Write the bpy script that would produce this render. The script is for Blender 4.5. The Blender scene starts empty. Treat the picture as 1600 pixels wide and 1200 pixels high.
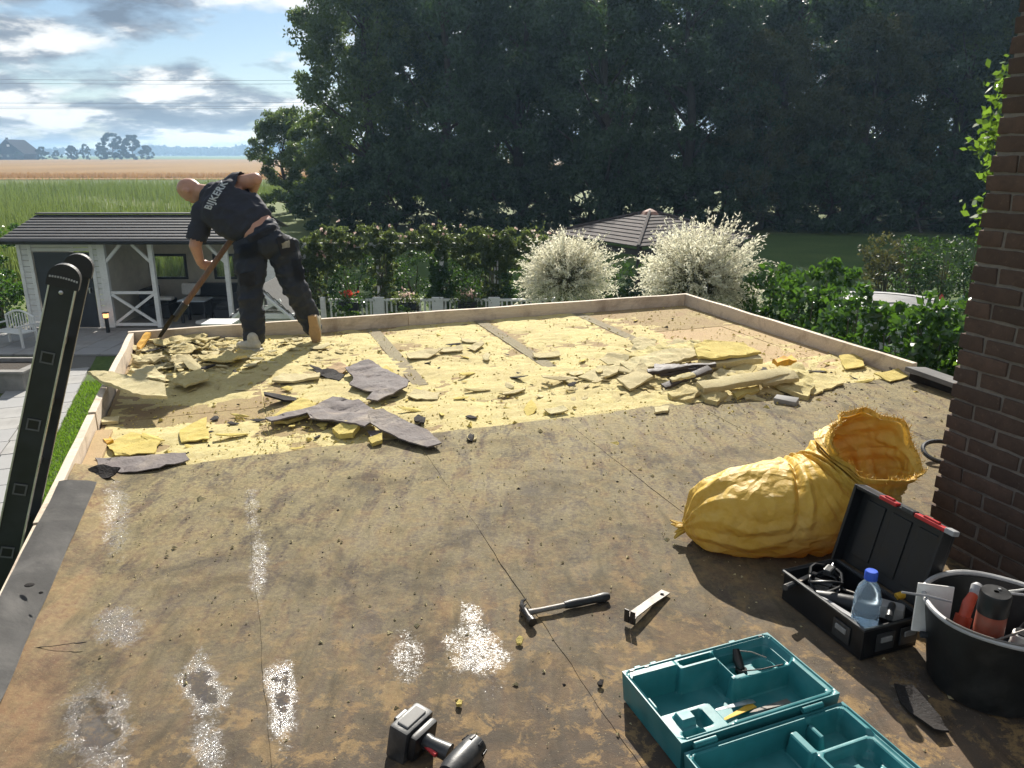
import bpy, bmesh, math, random
import numpy as np
from mathutils import Vector, Matrix, Quaternion, noise
from mathutils.bvhtree import BVHTree

random.seed(7); rng = np.random.default_rng(7)
S = bpy.context.scene
COL = S.collection
PI = math.pi
rad = math.radians

# ------------------------------------------------------------------ camera
CAM_H, PITCH, FPX = 1.6, rad(16.7), 1200.0
cam = bpy.data.cameras.new('camera'); cam_o = bpy.data.objects.new('camera', cam); COL.objects.link(cam_o)
cam.sensor_width = 36; cam.lens = 36*FPX/1600; cam.clip_start = .05; cam.clip_end = 9000
cam_o.location = (0, 0, CAM_H); cam_o.rotation_euler = (PI/2-PITCH, 0, 0)
S.camera = cam_o

# ------------------------------------------------------------------ world, sun, exposure
SUN_AZ, SUN_EL = rad(3), rad(34.5)
w = bpy.data.worlds.new('World'); S.world = w; w.use_nodes = True
nt = w.node_tree; nt.nodes.clear()
def wn(t, **k):
    n = nt.nodes.new(t)
    for a, b in k.items(): setattr(n, a, b)
    return n
sky = wn('ShaderNodeTexSky', sky_type='NISHITA', sun_disc=False, sun_elevation=SUN_EL, sun_rotation=SUN_AZ, air_density=1.0, dust_density=.25, ozone_density=3.0)
bg1 = wn('ShaderNodeBackground'); bg1.inputs[1].default_value = .05
nt.links.new(sky.outputs[0], bg1.inputs[0])
tc = wn('ShaderNodeTexCoord'); sep = wn('ShaderNodeSeparateXYZ'); nt.links.new(tc.outputs['Generated'], sep.inputs[0])
def wm(op, a, b=None):
    n = wn('ShaderNodeMath', operation=op)
    for i, v in enumerate((a, b)):
        if v is None: continue
        if isinstance(v, (int, float)): n.inputs[i].default_value = v
        else: nt.links.new(v, n.inputs[i])
    return n.outputs[0]
zc = wm('ADD', wm('MAXIMUM', sep.outputs[2], 0.0), .24)
cmb = wn('ShaderNodeCombineXYZ')
nt.links.new(wm('DIVIDE', sep.outputs[0], zc), cmb.inputs[0]); nt.links.new(wm('DIVIDE', sep.outputs[1], zc), cmb.inputs[1])
def wnoise(scale, detail, rough, off, dist=0.0):
    mp = wn('ShaderNodeMapping'); mp.inputs['Location'].default_value = off; nt.links.new(cmb.outputs[0], mp.inputs[0])
    n = wn('ShaderNodeTexNoise'); n.inputs['Scale'].default_value = scale; n.inputs['Detail'].default_value = detail
    n.inputs['Roughness'].default_value = rough; n.inputs['Distortion'].default_value = dist; nt.links.new(mp.outputs[0], n.inputs[0]); return n.outputs[0]
def wramp(src, stops):
    r = wn('ShaderNodeValToRGB'); e = r.color_ramp.elements
    while len(e) < len(stops): e.new(.5)
    for i, (p, c) in enumerate(stops): e[i].position = p; e[i].color = (*c, 1)
    nt.links.new(src, r.inputs[0]); return r.outputs[0]
cover = wramp(wnoise(1.7, 12, .56, (3.4, 1.2, 0), .1), [(.42, (0,)*3), (.52, (1,)*3)])
ccol = wramp(wnoise(2.6, 10, .6, (7.4, 2.2, 0), .1), [(.38, (.34, .43, .56)), (.48, (.62, .70, .80)), (.56, (1.9, 1.9, 1.86))])
bg2 = wn('ShaderNodeBackground'); bg2.inputs[1].default_value = .30; nt.links.new(ccol, bg2.inputs[0])
mx = wn('ShaderNodeMixShader'); nt.links.new(wm('MULTIPLY', cover, .93), mx.inputs[0]); nt.links.new(bg1.outputs[0], mx.inputs[1]); nt.links.new(bg2.outputs[0], mx.inputs[2])
wo = wn('ShaderNodeOutputWorld'); nt.links.new(mx.outputs[0], wo.inputs[0])

sd = Vector((math.sin(SUN_AZ)*math.cos(SUN_EL), math.cos(SUN_AZ)*math.cos(SUN_EL), math.sin(SUN_EL)))
sl = bpy.data.lights.new('sun', 'SUN'); sl.energy = 5.0; sl.angle = rad(.5); sl.color = (1, .94, .84)
so = bpy.data.objects.new('sun', sl); COL.objects.link(so); so.rotation_euler = (-sd).to_track_quat('-Z', 'Y').to_euler(); so.location = (0, 0, 30)
S.view_settings.view_transform = 'Standard'; S.view_settings.look = 'None'; S.view_settings.gamma = 1; S.view_settings.exposure = .92

# ------------------------------------------------------------------ helpers
def ray(x, y):
    a = (x-800)/FPX; b = -(y-600)/FPX
    return Vector((a, math.cos(PITCH)+b*math.sin(PITCH), -math.sin(PITCH)+b*math.cos(PITCH)))
def at(x, y, z=0.0):
    d = ray(x, y); t = (z-CAM_H)/d.z; return Vector((d.x*t, d.y*t, z))
def atY(x, y, Y):
    d = ray(x, y); t = Y/d.y; return Vector((d.x*t, Y, CAM_H+d.z*t))
RA = rad(20); U = Vector((math.cos(RA), math.sin(RA), 0)); V = Vector((-math.sin(RA), math.cos(RA), 0))
def R(u, v, z=0.0): return U*u + V*v + Vector((0, 0, z))
def fbm(p, o=4, h=.9): return noise.fractal(Vector(p), h, 2.1, o)

# ---- materials
MATS = {}
class NT:
    def __init__(s, name):
        s.m = bpy.data.materials.new(name); s.m.use_nodes = True; s.t = s.m.node_tree; s.t.nodes.clear()
        s.out = s.n('ShaderNodeOutputMaterial'); MATS[name] = s.m
    def n(s, t, **k):
        n = s.t.nodes.new(t)
        for a, b in k.items(): setattr(n, a, b)
        return n
    def l(s, a, b): s.t.links.new(a, b)
    def put(s, v, i):
        if isinstance(v, (int, float)): i.default_value = v
        elif isinstance(v, (tuple, list)): i.default_value = (*v, 1) if len(v) == 3 and i.type == 'RGBA' else v
        else: s.l(v, i)
    def pos(s): return s.n('ShaderNodeNewGeometry').outputs['Position']
    def obj(s): return s.n('ShaderNodeTexCoord').outputs['Object']
    def noise(s, scale, detail=4, rough=.55, vec=None, dist=0.0, out=0):
        n = s.n('ShaderNodeTexNoise'); n.inputs['Scale'].default_value = scale; n.inputs['Detail'].default_value = detail
        n.inputs['Roughness'].default_value = rough; n.inputs['Distortion'].default_value = dist
        s.l(vec if vec is not None else s.pos(), n.inputs[0]); return n.outputs[out]
    def mapv(s, vec, scale=(1, 1, 1), rot=(0, 0, 0), loc=(0, 0, 0)):
        m = s.n('ShaderNodeMapping'); m.inputs['Scale'].default_value = scale; m.inputs['Rotation'].default_value = rot; m.inputs['Location'].default_value = loc
        s.l(vec, m.inputs[0]); return m.outputs[0]
    def math(s, op, a, b=0.0, c=None, clamp=False):
        n = s.n('ShaderNodeMath', operation=op, use_clamp=clamp)
        s.put(a, n.inputs[0]); s.put(b, n.inputs[1])
        if c is not None: s.put(c, n.inputs[2])
        return n.outputs[0]
    def ramp(s, v, a, b, lo=0.0, hi=1.0):
        n = s.n('ShaderNodeMapRange'); n.inputs[1].default_value = a; n.inputs[2].default_value = b; n.inputs[3].default_value = lo; n.inputs[4].default_value = hi
        s.put(v, n.inputs[0]); return n.outputs[0]
    def mix(s, f, a, b):
        n = s.n('ShaderNodeMix', data_type='RGBA'); s.put(f, n.inputs[0]); s.put(a, n.inputs[6]); s.put(b, n.inputs[7]); return n.outputs[2]
    def bump(s, h, strength=.4, dist=.01, nrm=None):
        n = s.n('ShaderNodeBump'); s.put(strength, n.inputs['Strength']); n.inputs['Distance'].default_value = dist; s.l(h, n.inputs['Height'])
        if nrm is not None: s.l(nrm, n.inputs['Normal'])
        return n.outputs[0]
    def pbr(s, col, rough=.6, nrm=None, metal=0.0, spec=.5, **k):
        p = s.n('ShaderNodeBsdfPrincipled'); s.put(col, p.inputs['Base Color']); s.put(rough, p.inputs['Roughness']); s.put(metal, p.inputs['Metallic']); s.put(spec, p.inputs['Specular IOR Level'])
        for a, b in k.items(): s.put(b, p.inputs[a.replace('_', ' ')])
        if nrm is not None: s.l(nrm, p.inputs['Normal'])
        s.l(p.outputs[0], s.out.inputs[0]); return p
    def rnd(s): return s.n('ShaderNodeNewGeometry').outputs['Random Per Island']
    def orand(s): return s.n('ShaderNodeObjectInfo').outputs['Random']

def simple(name, col, rough=.55, var=.25, scale=12, bump=.15, bd=.004, metal=0.0, spec=.5, use_obj=False, dirt=None):
    t = NT(name); v = t.obj() if use_obj else t.pos()
    n1 = t.noise(scale, 5, .6, v)
    dk = tuple(c*(1-var) for c in col); lt = tuple(min(1, c*(1+var)) for c in col)
    c = t.mix(t.ramp(n1, .3, .7), dk, lt)
    if dirt: c = t.mix(t.ramp(t.noise(scale*.5, 6, .65, v, .4), .52, .7, 0, dirt[1]), c, dirt[0])
    n2 = t.noise(scale*6, 3, .6, v)
    t.pbr(c, t.ramp(n1, .3, .7, max(.02, rough-.1), min(1, rough+.1)), t.bump(n2, bump, bd), metal, spec)
    return t.m
def leafmat(name, dark, light, trans=.35, rough=.5, spec=.35, tr_col=None):
    t = NT(name); r = t.rnd()
    c = t.mix(r, dark, light)
    p = t.n('ShaderNodeBsdfPrincipled'); t.put(c, p.inputs['Base Color']); p.inputs['Roughness'].default_value = rough; p.inputs['Specular IOR Level'].default_value = spec
    tr = t.n('ShaderNodeBsdfTranslucent'); t.put(t.mix(r, tr_col or light, tuple(min(1, x*1.4) for x in (tr_col or light))), tr.inputs[0])
    m = t.n('ShaderNodeMixShader'); m.inputs[0].default_value = trans; t.l(p.outputs[0], m.inputs[1]); t.l(tr.outputs[0], m.inputs[2]); t.l(m.outputs[0], t.out.inputs[0])
    return t.m
M = MATS

# ---- mesh builder
class MB:
    def __init__(s): s.b = bmesh.new()
    def box(s, c, size, rot=None, bev=0.0, taper=None):
        r = bmesh.ops.create_cube(s.b, size=1.0); vs = r['verts']
        for v in vs:
            v.co = Vector((v.co.x*size[0], v.co.y*size[1], v.co.z*size[2]))
            if taper and v.co.z > 0: v.co.x *= taper; v.co.y *= taper
        if bev:
            es = list({e for v in vs for e in v.link_edges})
            rr = bmesh.ops.bevel(s.b, geom=es, offset=bev, segments=2, affect='EDGES', profile=.6)
            vs = list({v for f in rr['faces'] for v in f.verts} | {v for v in vs if v.is_valid})
        m = Matrix.Translation(Vector(c)) @ (rot.to_4x4() if rot is not None else Matrix())
        for v in vs: v.co = m @ v.co
        return s
    def beam(s, p0, p1, w, h, up=(0, 0, 1), bev=0.0):
        p0, p1 = Vector(p0), Vector(p1); d = p1-p0; z = d.normalized(); x = Vector(up).cross(z)
        if x.length < 1e-4: x = Vector((1, 0, 0))
        x.normalize(); y = z.cross(x); m = Matrix((x, y, z)).transposed()
        return s.box((p0+p1)/2, (w, h, d.length), m, bev)
    def tube(s, pts, r, seg=8, cap=True):
        pts = [Vector(p) for p in pts]; n = len(pts); rs = r if isinstance(r, (list, tuple)) else [r]*n
        rings = []; ref = None
        for i, p in enumerate(pts):
            t = (pts[min(i+1, n-1)]-pts[max(i-1, 0)]).normalized()
            if ref is None:
                ref = t.orthogonal().normalized()
            ref = (ref - t*ref.dot(t)); ref = ref.normalized() if ref.length > 1e-5 else t.orthogonal().normalized()
            b = t.cross(ref)
            rings.append([s.b.verts.new(p+(ref*math.cos(a)+b*math.sin(a))*rs[i]) for a in [2*PI*k/seg for k in range(seg)]])
        for a, b in zip(rings, rings[1:]):
            for k in range(seg): s.b.faces.new((a[k], a[(k+1) % seg], b[(k+1) % seg], b[k]))
        if cap:
            s.b.faces.new(rings[0][::-1]); s.b.faces.new(rings[-1])
        return s
    def lathe(s, prof, c=(0, 0, 0), seg=24, axis=None, capb=True, capt=False):
        q = Vector((0, 0, 1)).rotation_difference(Vector(axis)).to_matrix() if axis is not None else Matrix.Identity(3)
        rings = [[s.b.verts.new(Vector(c)+q @ Vector((r*math.cos(2*PI*k/seg), r*math.sin(2*PI*k/seg), z))) for k in range(seg)] for r, z in prof]
        for a, b in zip(rings, rings[1:]):
            for k in range(seg): s.b.faces.new((a[k], a[(k+1) % seg], b[(k+1) % seg], b[k]))
        if capb: s.b.faces.new(rings[0][::-1])
        if capt: s.b.faces.new(rings[-1])
        return s
    def prism(s, pts, thick, m=None):
        """polygon in xy, extruded from z=0 to thick, then transformed by m"""
        m = m or Matrix()
        lo = [s.b.verts.new(m @ Vector((p[0], p[1], 0))) for p in pts]; hi = [s.b.verts.new(m @ Vector((p[0], p[1], thick))) for p in pts]
        s.b.faces.new(lo[::-1]); s.b.faces.new(hi); n = len(pts)
        for i in range(n): s.b.faces.new((lo[i], lo[(i+1) % n], hi[(i+1) % n], hi[i]))
        return s
    ICO = {}
    def ico(s, c, r, sub=2, rot=None):
        if sub not in MB.ICO:
            q = bmesh.new(); bmesh.ops.create_icosphere(q, subdivisions=sub, radius=1.0); q.verts.index_update()
            MB.ICO[sub] = ([v.co.copy() for v in q.verts], [[v.index for v in f.verts] for f in q.faces]); q.free()
        tv, tf = MB.ICO[sub]; rv = Vector(r) if not isinstance(r, (int, float)) else Vector((r, r, r)); c = Vector(c)
        vs = [s.b.verts.new(c+(rot @ (p*rv) if rot is not None else p*rv)) for p in tv]
        for f in tf: s.b.faces.new([vs[i] for i in f])
        return s
    def grid(s, fn, nu, nv):
        vs = [[s.b.verts.new(fn(i/nu, j/nv)) for j in range(nv+1)] for i in range(nu+1)]
        for i in range(nu):
            for j in range(nv): s.b.faces.new((vs[i][j], vs[i+1][j], vs[i+1][j+1], vs[i][j+1]))
        return s
    def mesh(s, name, mat, smooth=False, ang=None):
        bmesh.ops.recalc_face_normals(s.b, faces=s.b.faces)
        me = bpy.data.meshes.new(name); s.b.to_mesh(me); s.b.free()
        if mat: me.materials.append(mat)
        if smooth:
            me.polygons.foreach_set('use_smooth', [True]*len(me.polygons))
            if ang: me.set_sharp_from_angle(angle=rad(ang))
        return me
    def build(s, name, mat, parent=None, smooth=False, ang=40, **k):
        return link(name, s.mesh(name, mat, smooth, ang), parent, **k)
def link(name, me, parent=None, world=False, label=None):
    o = bpy.data.objects.new(name, me); COL.objects.link(o)
    if parent is not None:
        o.parent = parent
        if world: o.matrix_parent_inverse = MW[parent.name].inverted()
    if label: o['label'] = label
    return o
MW = {}
def thing(name, label, cat, loc=(0, 0, 0), rz=0.0, group=None, rot=None):
    o = bpy.data.objects.new(name, None); COL.objects.link(o); o.location = loc; o.empty_display_size = .1
    if rot is not None: o.rotation_euler = rot.to_euler()
    else: o.rotation_euler = (0, 0, rz)
    MW[o.name] = Matrix.Translation(Vector(loc)) @ (rot.to_4x4() if rot is not None else Matrix.Rotation(rz, 4, 'Z'))
    return tag(o, label, cat, group)
def tag(o, label=None, cat=None, group=None, kind=None):
    if label: o['label'] = label
    if cat: o['category'] = cat
    if group: o['group'] = group
    if kind: o['kind'] = kind
    return o
def struct(o): o['kind'] = 'structure'; return o
def np_mesh(name, verts, k, mat):
    """verts (N*k,3): N separate k-gons"""
    n = len(verts)//k; me = bpy.data.meshes.new(name)
    me.vertices.add(n*k); me.vertices.foreach_set('co', np.asarray(verts, dtype=np.float32).ravel())
    me.loops.add(n*k); me.loops.foreach_set('vertex_index', np.arange(n*k, dtype=np.int32))
    me.polygons.add(n); me.polygons.foreach_set('loop_start', np.arange(n, dtype=np.int32)*k)
    me.update(calc_edges=True); me.validate()
    if mat: me.materials.append(mat)
    return me
def unit(a): return a/np.maximum(np.linalg.norm(a, axis=1, keepdims=True), 1e-6)
def leaves(C, size, ratio=.45, out=None, droop=0.0, along=None, jit=1.0, g=None):
    """pointed four-cornered leaves: centres C, length size"""
    g = g or rng; n = len(C)
    A = unit(g.normal(size=(n, 3))*jit + (along if along is not None else 0)); A[:, 2] -= droop; A = unit(A)
    N = g.normal(size=(n, 3)); N = N + (out*1.2 if out is not None else 0); B = unit(np.cross(A, N))
    L = (size*g.uniform(.65, 1.3, n))[:, None]/2
    return np.stack([C-A*L, C+B*L*ratio*1.0+A*L*.1, C+A*L, C-B*L*ratio+A*L*.1], 1).reshape(-1, 3)
def clump(nc, per, centers, rads, size, ratio=.5, g=None, droop=.2, shell=.55):
    """leaf clusters round centres"""
    g = g or rng
    idx = np.repeat(np.arange(len(centers)), per); D = unit(g.normal(size=(len(idx), 3)))
    rr = (shell+(1-shell)*g.random(len(idx)))*rads[idx]
    C = centers[idx]+D*rr[:, None]*np.array([1, 1, .75])
    return leaves(C, size, ratio, out=D, droop=droop, g=g)
# ------------------------------------------------------------------ materials
def felt_material():
    t = NT('roofing_felt'); P = t.pos()
    big = t.noise(1.3, 6, .6, P, .6); mid = t.noise(5.5, 7, .65, P, .8); fine = t.noise(60, 5, .7, P); grit = t.noise(420, 3, .7, P)
    strk = t.noise(4, 6, .65, t.mapv(P, (3.2, .8, 1), (0, 0, -RA)), .5)
    c = t.mix(t.ramp(big, .35, .65), (.056, .044, .036), (.142, .112, .084))
    c = t.mix(t.ramp(mid, .46, .62, 0, .75), c, (.175, .118, .074))
    sepn = t.n('ShaderNodeSeparateXYZ'); t.l(t.mapv(P, rot=(0, 0, -RA)), sepn.inputs[0])
    vv, uu = sepn.outputs[1], sepn.outputs[0]
    near = t.ramp(vv, 3.0, 1.2, 0, 1)
    ochre = t.math('MULTIPLY', t.ramp(t.noise(10, 9, .74, P, .35), .51, .58), near)
    c = t.mix(t.math('MULTIPLY', ochre, .85), c, (.36, .235, .105))
    edge = t.math('MULTIPLY', t.ramp(uu, -.60, -.66), t.ramp(mid, .3, .6, .55, 1))
    c = t.mix(edge, c, (.20, .118, .070))
    dust = t.math('MULTIPLY', t.ramp(vv, 1.5, 4.2, 0, 1), t.ramp(t.math('ADD', t.math('MULTIPLY', fine, .5), t.math('MULTIPLY', strk, .65)), .46, .68))
    c = t.mix(t.math('MULTIPLY', dust, .80), c, (.50, .42, .20))
    c = t.mix(t.ramp(strk, .5, .68, 0, .6), c, (.040, .033, .027))
    c = t.mix(t.ramp(t.noise(2.3, 8, .7, P, .5), .50, .64, 0, .65), c, (.045, .037, .031))
    c = t.mix(t.ramp(grit, .35, .68, 0, .40), c, (.035, .032, .030))
    c = t.mix(t.ramp(t.noise(170, 2, .5, P), .70, .76, 0, .8), c, (.36, .31, .20))
    warp = t.noise(9, 6, .7, P, .4, out=0); warp2 = t.noise(38, 4, .7, P)
    tot = None; deep = None
    for (x, y, rx, ry, wet) in [(745, 1022, 52, 52, .65), (735, 975, 24, 34, .6), (632, 1028, 34, 40, .55), (440, 1095, 27, 66, 1), (315, 1078, 36, 52, 1), (325, 1165, 30, 46, .8), (155, 1140, 54, 78, 1), (183, 978, 38, 36, .85),
                              (405, 890, 16, 62, .5), (185, 810, 24, 60, .5), (1420, 1080, 30, 55, .4), (395, 800, 14, 40, .35)]:
        cc = at(x, y); e1 = at(x+rx, y)-cc; e2 = (at(x, y-ry)-at(x, y+ry))/2; det = e1.x*e2.y-e1.y*e2.x
        a = t.n('ShaderNodeVectorMath', operation='SUBTRACT'); t.l(P, a.inputs[0]); a.inputs[1].default_value = (cc.x, cc.y, 0)
        cs_ = t.n('ShaderNodeCombineXYZ')
        for k_, row_ in enumerate(((e2.y/det, -e2.x/det, 0), (-e1.y/det, e1.x/det, 0))):
            dp = t.n('ShaderNodeVectorMath', operation='DOT_PRODUCT'); t.l(a.outputs[0], dp.inputs[0]); dp.inputs[1].default_value = row_; t.l(dp.outputs['Value'], cs_.inputs[k_])
        ln = t.n('ShaderNodeVectorMath', operation='LENGTH'); t.l(cs_.outputs[0], ln.inputs[0])
        d = t.math('ADD', ln.outputs['Value'], t.math('ADD', t.math('MULTIPLY', t.math('SUBTRACT', warp, .5), 2.3), t.math('MULTIPLY', t.math('SUBTRACT', warp2, .5), .9)))
        m = t.math('MULTIPLY', t.ramp(d, 1.15, .55), wet); q = t.math('MULTIPLY', t.ramp(d, .5, .22), 1 if (wet == 1 and x < 500) else 0)
        tot = m if tot is None else t.math('MAXIMUM', tot, m); deep = q if deep is None else t.math('MAXIMUM', deep, q)
    spk = t.noise(115, 4, .8, P, .5)
    wetm = t.math('MULTIPLY', t.ramp(tot, 0, .35), t.ramp(t.math('ADD', t.math('ADD', t.math('MULTIPLY', spk, .9), t.math('MULTIPLY', warp2, .35)), t.math('MULTIPLY', tot, .22)), .69, .85))
    c = t.mix(t.math('MULTIPLY', wetm, .55), c, (.045, .040, .036))
    rough = t.math('SUBTRACT', t.ramp(mid, .3, .7, .72, .9), t.math('MULTIPLY', wetm, .64))
    rough = t.math('MAXIMUM', t.math('SUBTRACT', rough, t.math('MULTIPLY', deep, .5)), .03)
    n1 = t.bump(fine, t.math('SUBTRACT', .30, t.math('MULTIPLY', wetm, .18)), .008)
    gs = t.math('MULTIPLY', t.math('ADD', .42, t.math('MULTIPLY', wetm, .10)), t.math('SUBTRACT', 1, deep))
    n2 = t.bump(t.noise(210, 3, .75, P), gs, .0035, n1)
    dn = t.n('ShaderNodeMix', data_type='VECTOR'); t.l(deep, dn.inputs[0]); t.l(n2, dn.inputs[4]); t.l(t.n('ShaderNodeNewGeometry').outputs['Normal'], dn.inputs[5])
    t.pbr(c, rough, dn.outputs[1], 0, t.math('ADD', .10, t.math('MULTIPLY', wetm, .9)))
felt_material()

def residue_material(name, a, b, d, pinkk=.5):
    t = NT(name); P = t.pos()
    f = t.noise(26, 8, .75, P, 1.0); g = t.noise(150, 5, .75, P); bg = t.noise(2.2, 6, .65, P, .7)
    fib = t.noise(30, 5, .7, t.mapv(P, (1, 7, 1), (0, 0, RA*.4)), .6)
    c = t.mix(t.ramp(f, .34, .66), a, b)
    c = t.mix(t.ramp(bg, .42, .66, 0, pinkk), c, d)
    c = t.mix(t.math('MULTIPLY', t.orand(), .45), c, d)
    c = t.mix(t.ramp(fib, .55, .75, 0, .6), c, tuple(x*.62 for x in a))
    c = t.mix(t.ramp(g, .56, .72, 0, .5), c, (.20, .16, .085))
    p = t.pbr(c, .9, t.bump(g, .7, .006, t.bump(fib, .6, .012)), 0, .2)
    if 'insulation' in name:
        tr = t.n('ShaderNodeBsdfTranslucent'); t.l(c, tr.inputs[0]); ms = t.n('ShaderNodeMixShader'); ms.inputs[0].default_value = .08
        t.l(p.outputs[0], ms.inputs[1]); t.l(tr.outputs[0], ms.inputs[2]); t.l(ms.outputs[0], t.out.inputs[0])
residue_material('insulation_yellow', (.57, .47, .185), (.73, .645, .34), (.45, .355, .19), .5)
residue_material('insulation_bright', (.62, .48, .11), (.74, .62, .22), (.50, .40, .16), .4)
residue_material('insulation_pale', (.58, .50, .26), (.72, .65, .40), (.48, .39, .22), .5)
residue_material('deck_panel', (.30, .23, .115), (.43, .35, .16), (.30, .20, .12), .8)
residue_material('joint_dust', (.22, .19, .13), (.32, .28, .17), (.26, .21, .14), .8)
residue_material('pink_board', (.42, .28, .17), (.50, .36, .21), (.46, .36, .18), .6)
simple('orange_foam', (.62, .33, .03), .8, .25, 30, .6, .006)

def wood(name, a, b, sc=(1.2, 14, 14), rough=.7, dirt=(.12, .1, .08), da=.5):
    t = NT(name); P = t.obj()
    n = t.noise(4, 8, .65, t.mapv(P, sc), 1.5); q = t.noise(3, 6, .7, P, .6)
    c = t.mix(t.ramp(n, .35, .65), a, b); c = t.mix(t.ramp(q, .5, .72, 0, da), c, dirt)
    t.pbr(c, rough, t.bump(n, .35, .004), 0, .3)
wood('parapet_wood', (.52, .43, .33), (.66, .57, .46), (2, 20, 20), .75, (.20, .14, .10), .75)
wood('shovel_wood', (.12, .065, .040), (.19, .105, .065), (9, 9, 1), .55)
wood('white_wood', (.68, .68, .66), (.78, .78, .76), (1, 8, 8), .55, (.48, .48, .45), .5)
wood('shed_board', (.62, .62, .60), (.72, .72, .70), (.6, 6, 6), .6, (.45, .46, .44), .4)
wood('old_bark', (.05, .042, .034), (.10, .085, .07), (9, 9, 1.5), .9)
simple('felt_piece', (.125, .104, .100), .85, .25, 9, .6, .008, dirt=((.31, .26, .20), .7))
simple('felt_under', (.026, .023, .022), .85, .3, 14, .6, .008, 0, .15)
simple('flashing', (.155, .152, .148), .85, .2, 7, .5, .004, 0, .15, dirt=((.28, .27, .255), .7))
simple('dark_wood', (.058, .046, .044), .7, .3, 20, .4, .005)
simple('ladder_paint', (.030, .034, .038), .42, .25, 9, .1, .002, .35)
simple('collar_grey', (.10, .105, .11), .5, .2, 30, .1, .001)
simple('ladder_rubber', (.016, .016, .017), .6, .3, 30, .1, .002)
simple('ladder_rubber_light', (.42, .42, .42), .5, .2, 30, .1, .002)
simple('bare_aluminium', (.60, .61, .62), .35, .15, 20, .1, .001, .9)
simple('steel', (.20, .185, .17), .6, .3, 30, .2, .001, .45, dirt=((.16, .10, .06), .5))
simple('black_steel', (.040, .037, .035), .38, .35, 30, .25, .001, .6)
simple('hammer_rubber', (.026, .026, .028), .5, .3, 40, .3, .001)
simple('teal_plastic', (.026, .175, .190), .42, .16, 14, .12, .001, dirt=((.12, .25, .25), .35))
simple('black_plastic', (.008, .009, .011), .42, .3, 24, .15, .001)
simple('charcoal_plastic', (.034, .036, .038), .40, .25, 26, .3, .001, dirt=((.13, .12, .11), .45))
simple('grey_plastic', (.30, .30, .31), .45, .15, 20, .1, .001, dirt=((.14, .13, .12), .4))
simple('red_plastic', (.42, .020, .022), .42, .15, 20, .1, .001)
simple('orange_plastic', (.48, .075, .035), .45, .15, 20, .1, .001, dirt=((.2, .06, .03), .5))
simple('white_plastic', (.74, .73, .70), .5, .08, 20, .1, .001, dirt=((.45, .42, .38), .4))
simple('rust_can', (.25, .055, .030), .45, .2, 16, .1, .001, dirt=((.16, .10, .07), .6))
simple('bucket_black', (.014, .016, .017), .5, .35, 10, .25, .002, dirt=((.07, .07, .065), .5))
simple('rim_grey', (.40, .40, .40), .5, .15, 20, .1, .001, dirt=((.2, .2, .19), .5))
simple('label_grey', (.27, .265, .255), .8, .15, 20, .05, .001, 0, .2)
simple('blade_yellow', (.62, .36, .03), .45, .1, 20, .05, .001)
simple('rope', (.62, .56, .46), .85, .15, 90, .6, .002)
simple('cap_blue', (.020, .085, .52), .4, .1, 20, .05, .001)
t = NT('bottle_plastic'); t.pbr((.70, .86, 1.0), .05, t.bump(t.noise(45, 2, .5), .25, .002), 0, .5, Transmission_Weight=.85, IOR=1.3)
t = NT('pane_glass'); p_ = t.pbr((.78, .84, .84), .03, None, 0, .5, Transmission_Weight=.95, IOR=1.02)
t = NT('sack_yellow'); P = t.obj()
def triw(rot, sc, dist):
    w_ = t.n('ShaderNodeTexWave', wave_profile='TRI'); w_.inputs['Scale'].default_value = sc; w_.inputs['Distortion'].default_value = dist; w_.inputs['Detail'].default_value = 2.5; w_.inputs['Detail Scale'].default_value = 1.6; t.l(t.mapv(P, rot=rot), w_.inputs[0]); return w_.outputs[1]
cr = t.noise(13, 7, .68, P, 1.8)
crease = t.math('ADD', t.math('MULTIPLY', triw((.3, .2, .5), 3.2, 9), triw((1.1, .4, 2.1), 4.6, 7)), t.math('MULTIPLY', triw((.2, 1.2, 1.2), 7.5, 8), .45))
cc = t.mix(t.ramp(cr, .3, .7), (.58, .365, .045), (.68, .47, .095)); cc = t.mix(t.ramp(t.noise(5, 6, .6, P), .5, .72, 0, .5), cc, (.64, .50, .20))
pb = t.pbr(cc, .54, t.bump(crease, .45, .016, t.bump(cr, .3, .008)), 0, .32)
tr = t.n('ShaderNodeBsdfTranslucent'); tr.inputs[0].default_value = (.80, .40, .02, 1)
ms = t.n('ShaderNodeMixShader'); ms.inputs[0].default_value = .16; t.l(pb.outputs[0], ms.inputs[1]); t.l(tr.outputs[0], ms.inputs[2]); t.l(ms.outputs[0], t.out.inputs[0])

def brickmat(name, hs=1.0):
    t = NT(name); P = t.obj(); r = t.orand()
    n = t.noise(22, 7, .7, P, .5)
    c = t.mix(r, (.070, .050, .041), (.120, .080, .062)); c = t.mix(t.ramp(n, .4, .65, 0, .6), c, (.055, .040, .034)); c = t.mix(t.ramp(t.noise(70, 3), .62, .72, 0, .4), c, (.17, .13, .10))
    t.pbr(c, .9, t.bump(n, .7, .006), 0, .2)
brickmat('brick')
simple('mortar', (.19, .17, .15), .95, .2, 40, .6, .006)
t = NT('far_brick'); bt = t.n('ShaderNodeTexBrick'); bt.inputs['Scale'].default_value = 1; bt.inputs['Brick Width'].default_value = .22; bt.inputs['Row Height'].default_value = .07; bt.inputs['Mortar Size'].default_value = .008
bt.inputs['Color1'].default_value = (.16, .09, .065, 1); bt.inputs['Color2'].default_value = (.12, .07, .05, 1); bt.inputs['Mortar'].default_value = (.2, .18, .16, 1)
t.l(t.mapv(t.obj(), rot=(PI/2, 0, 0)), bt.inputs[0]); t.pbr(bt.outputs[0], .9)

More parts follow.
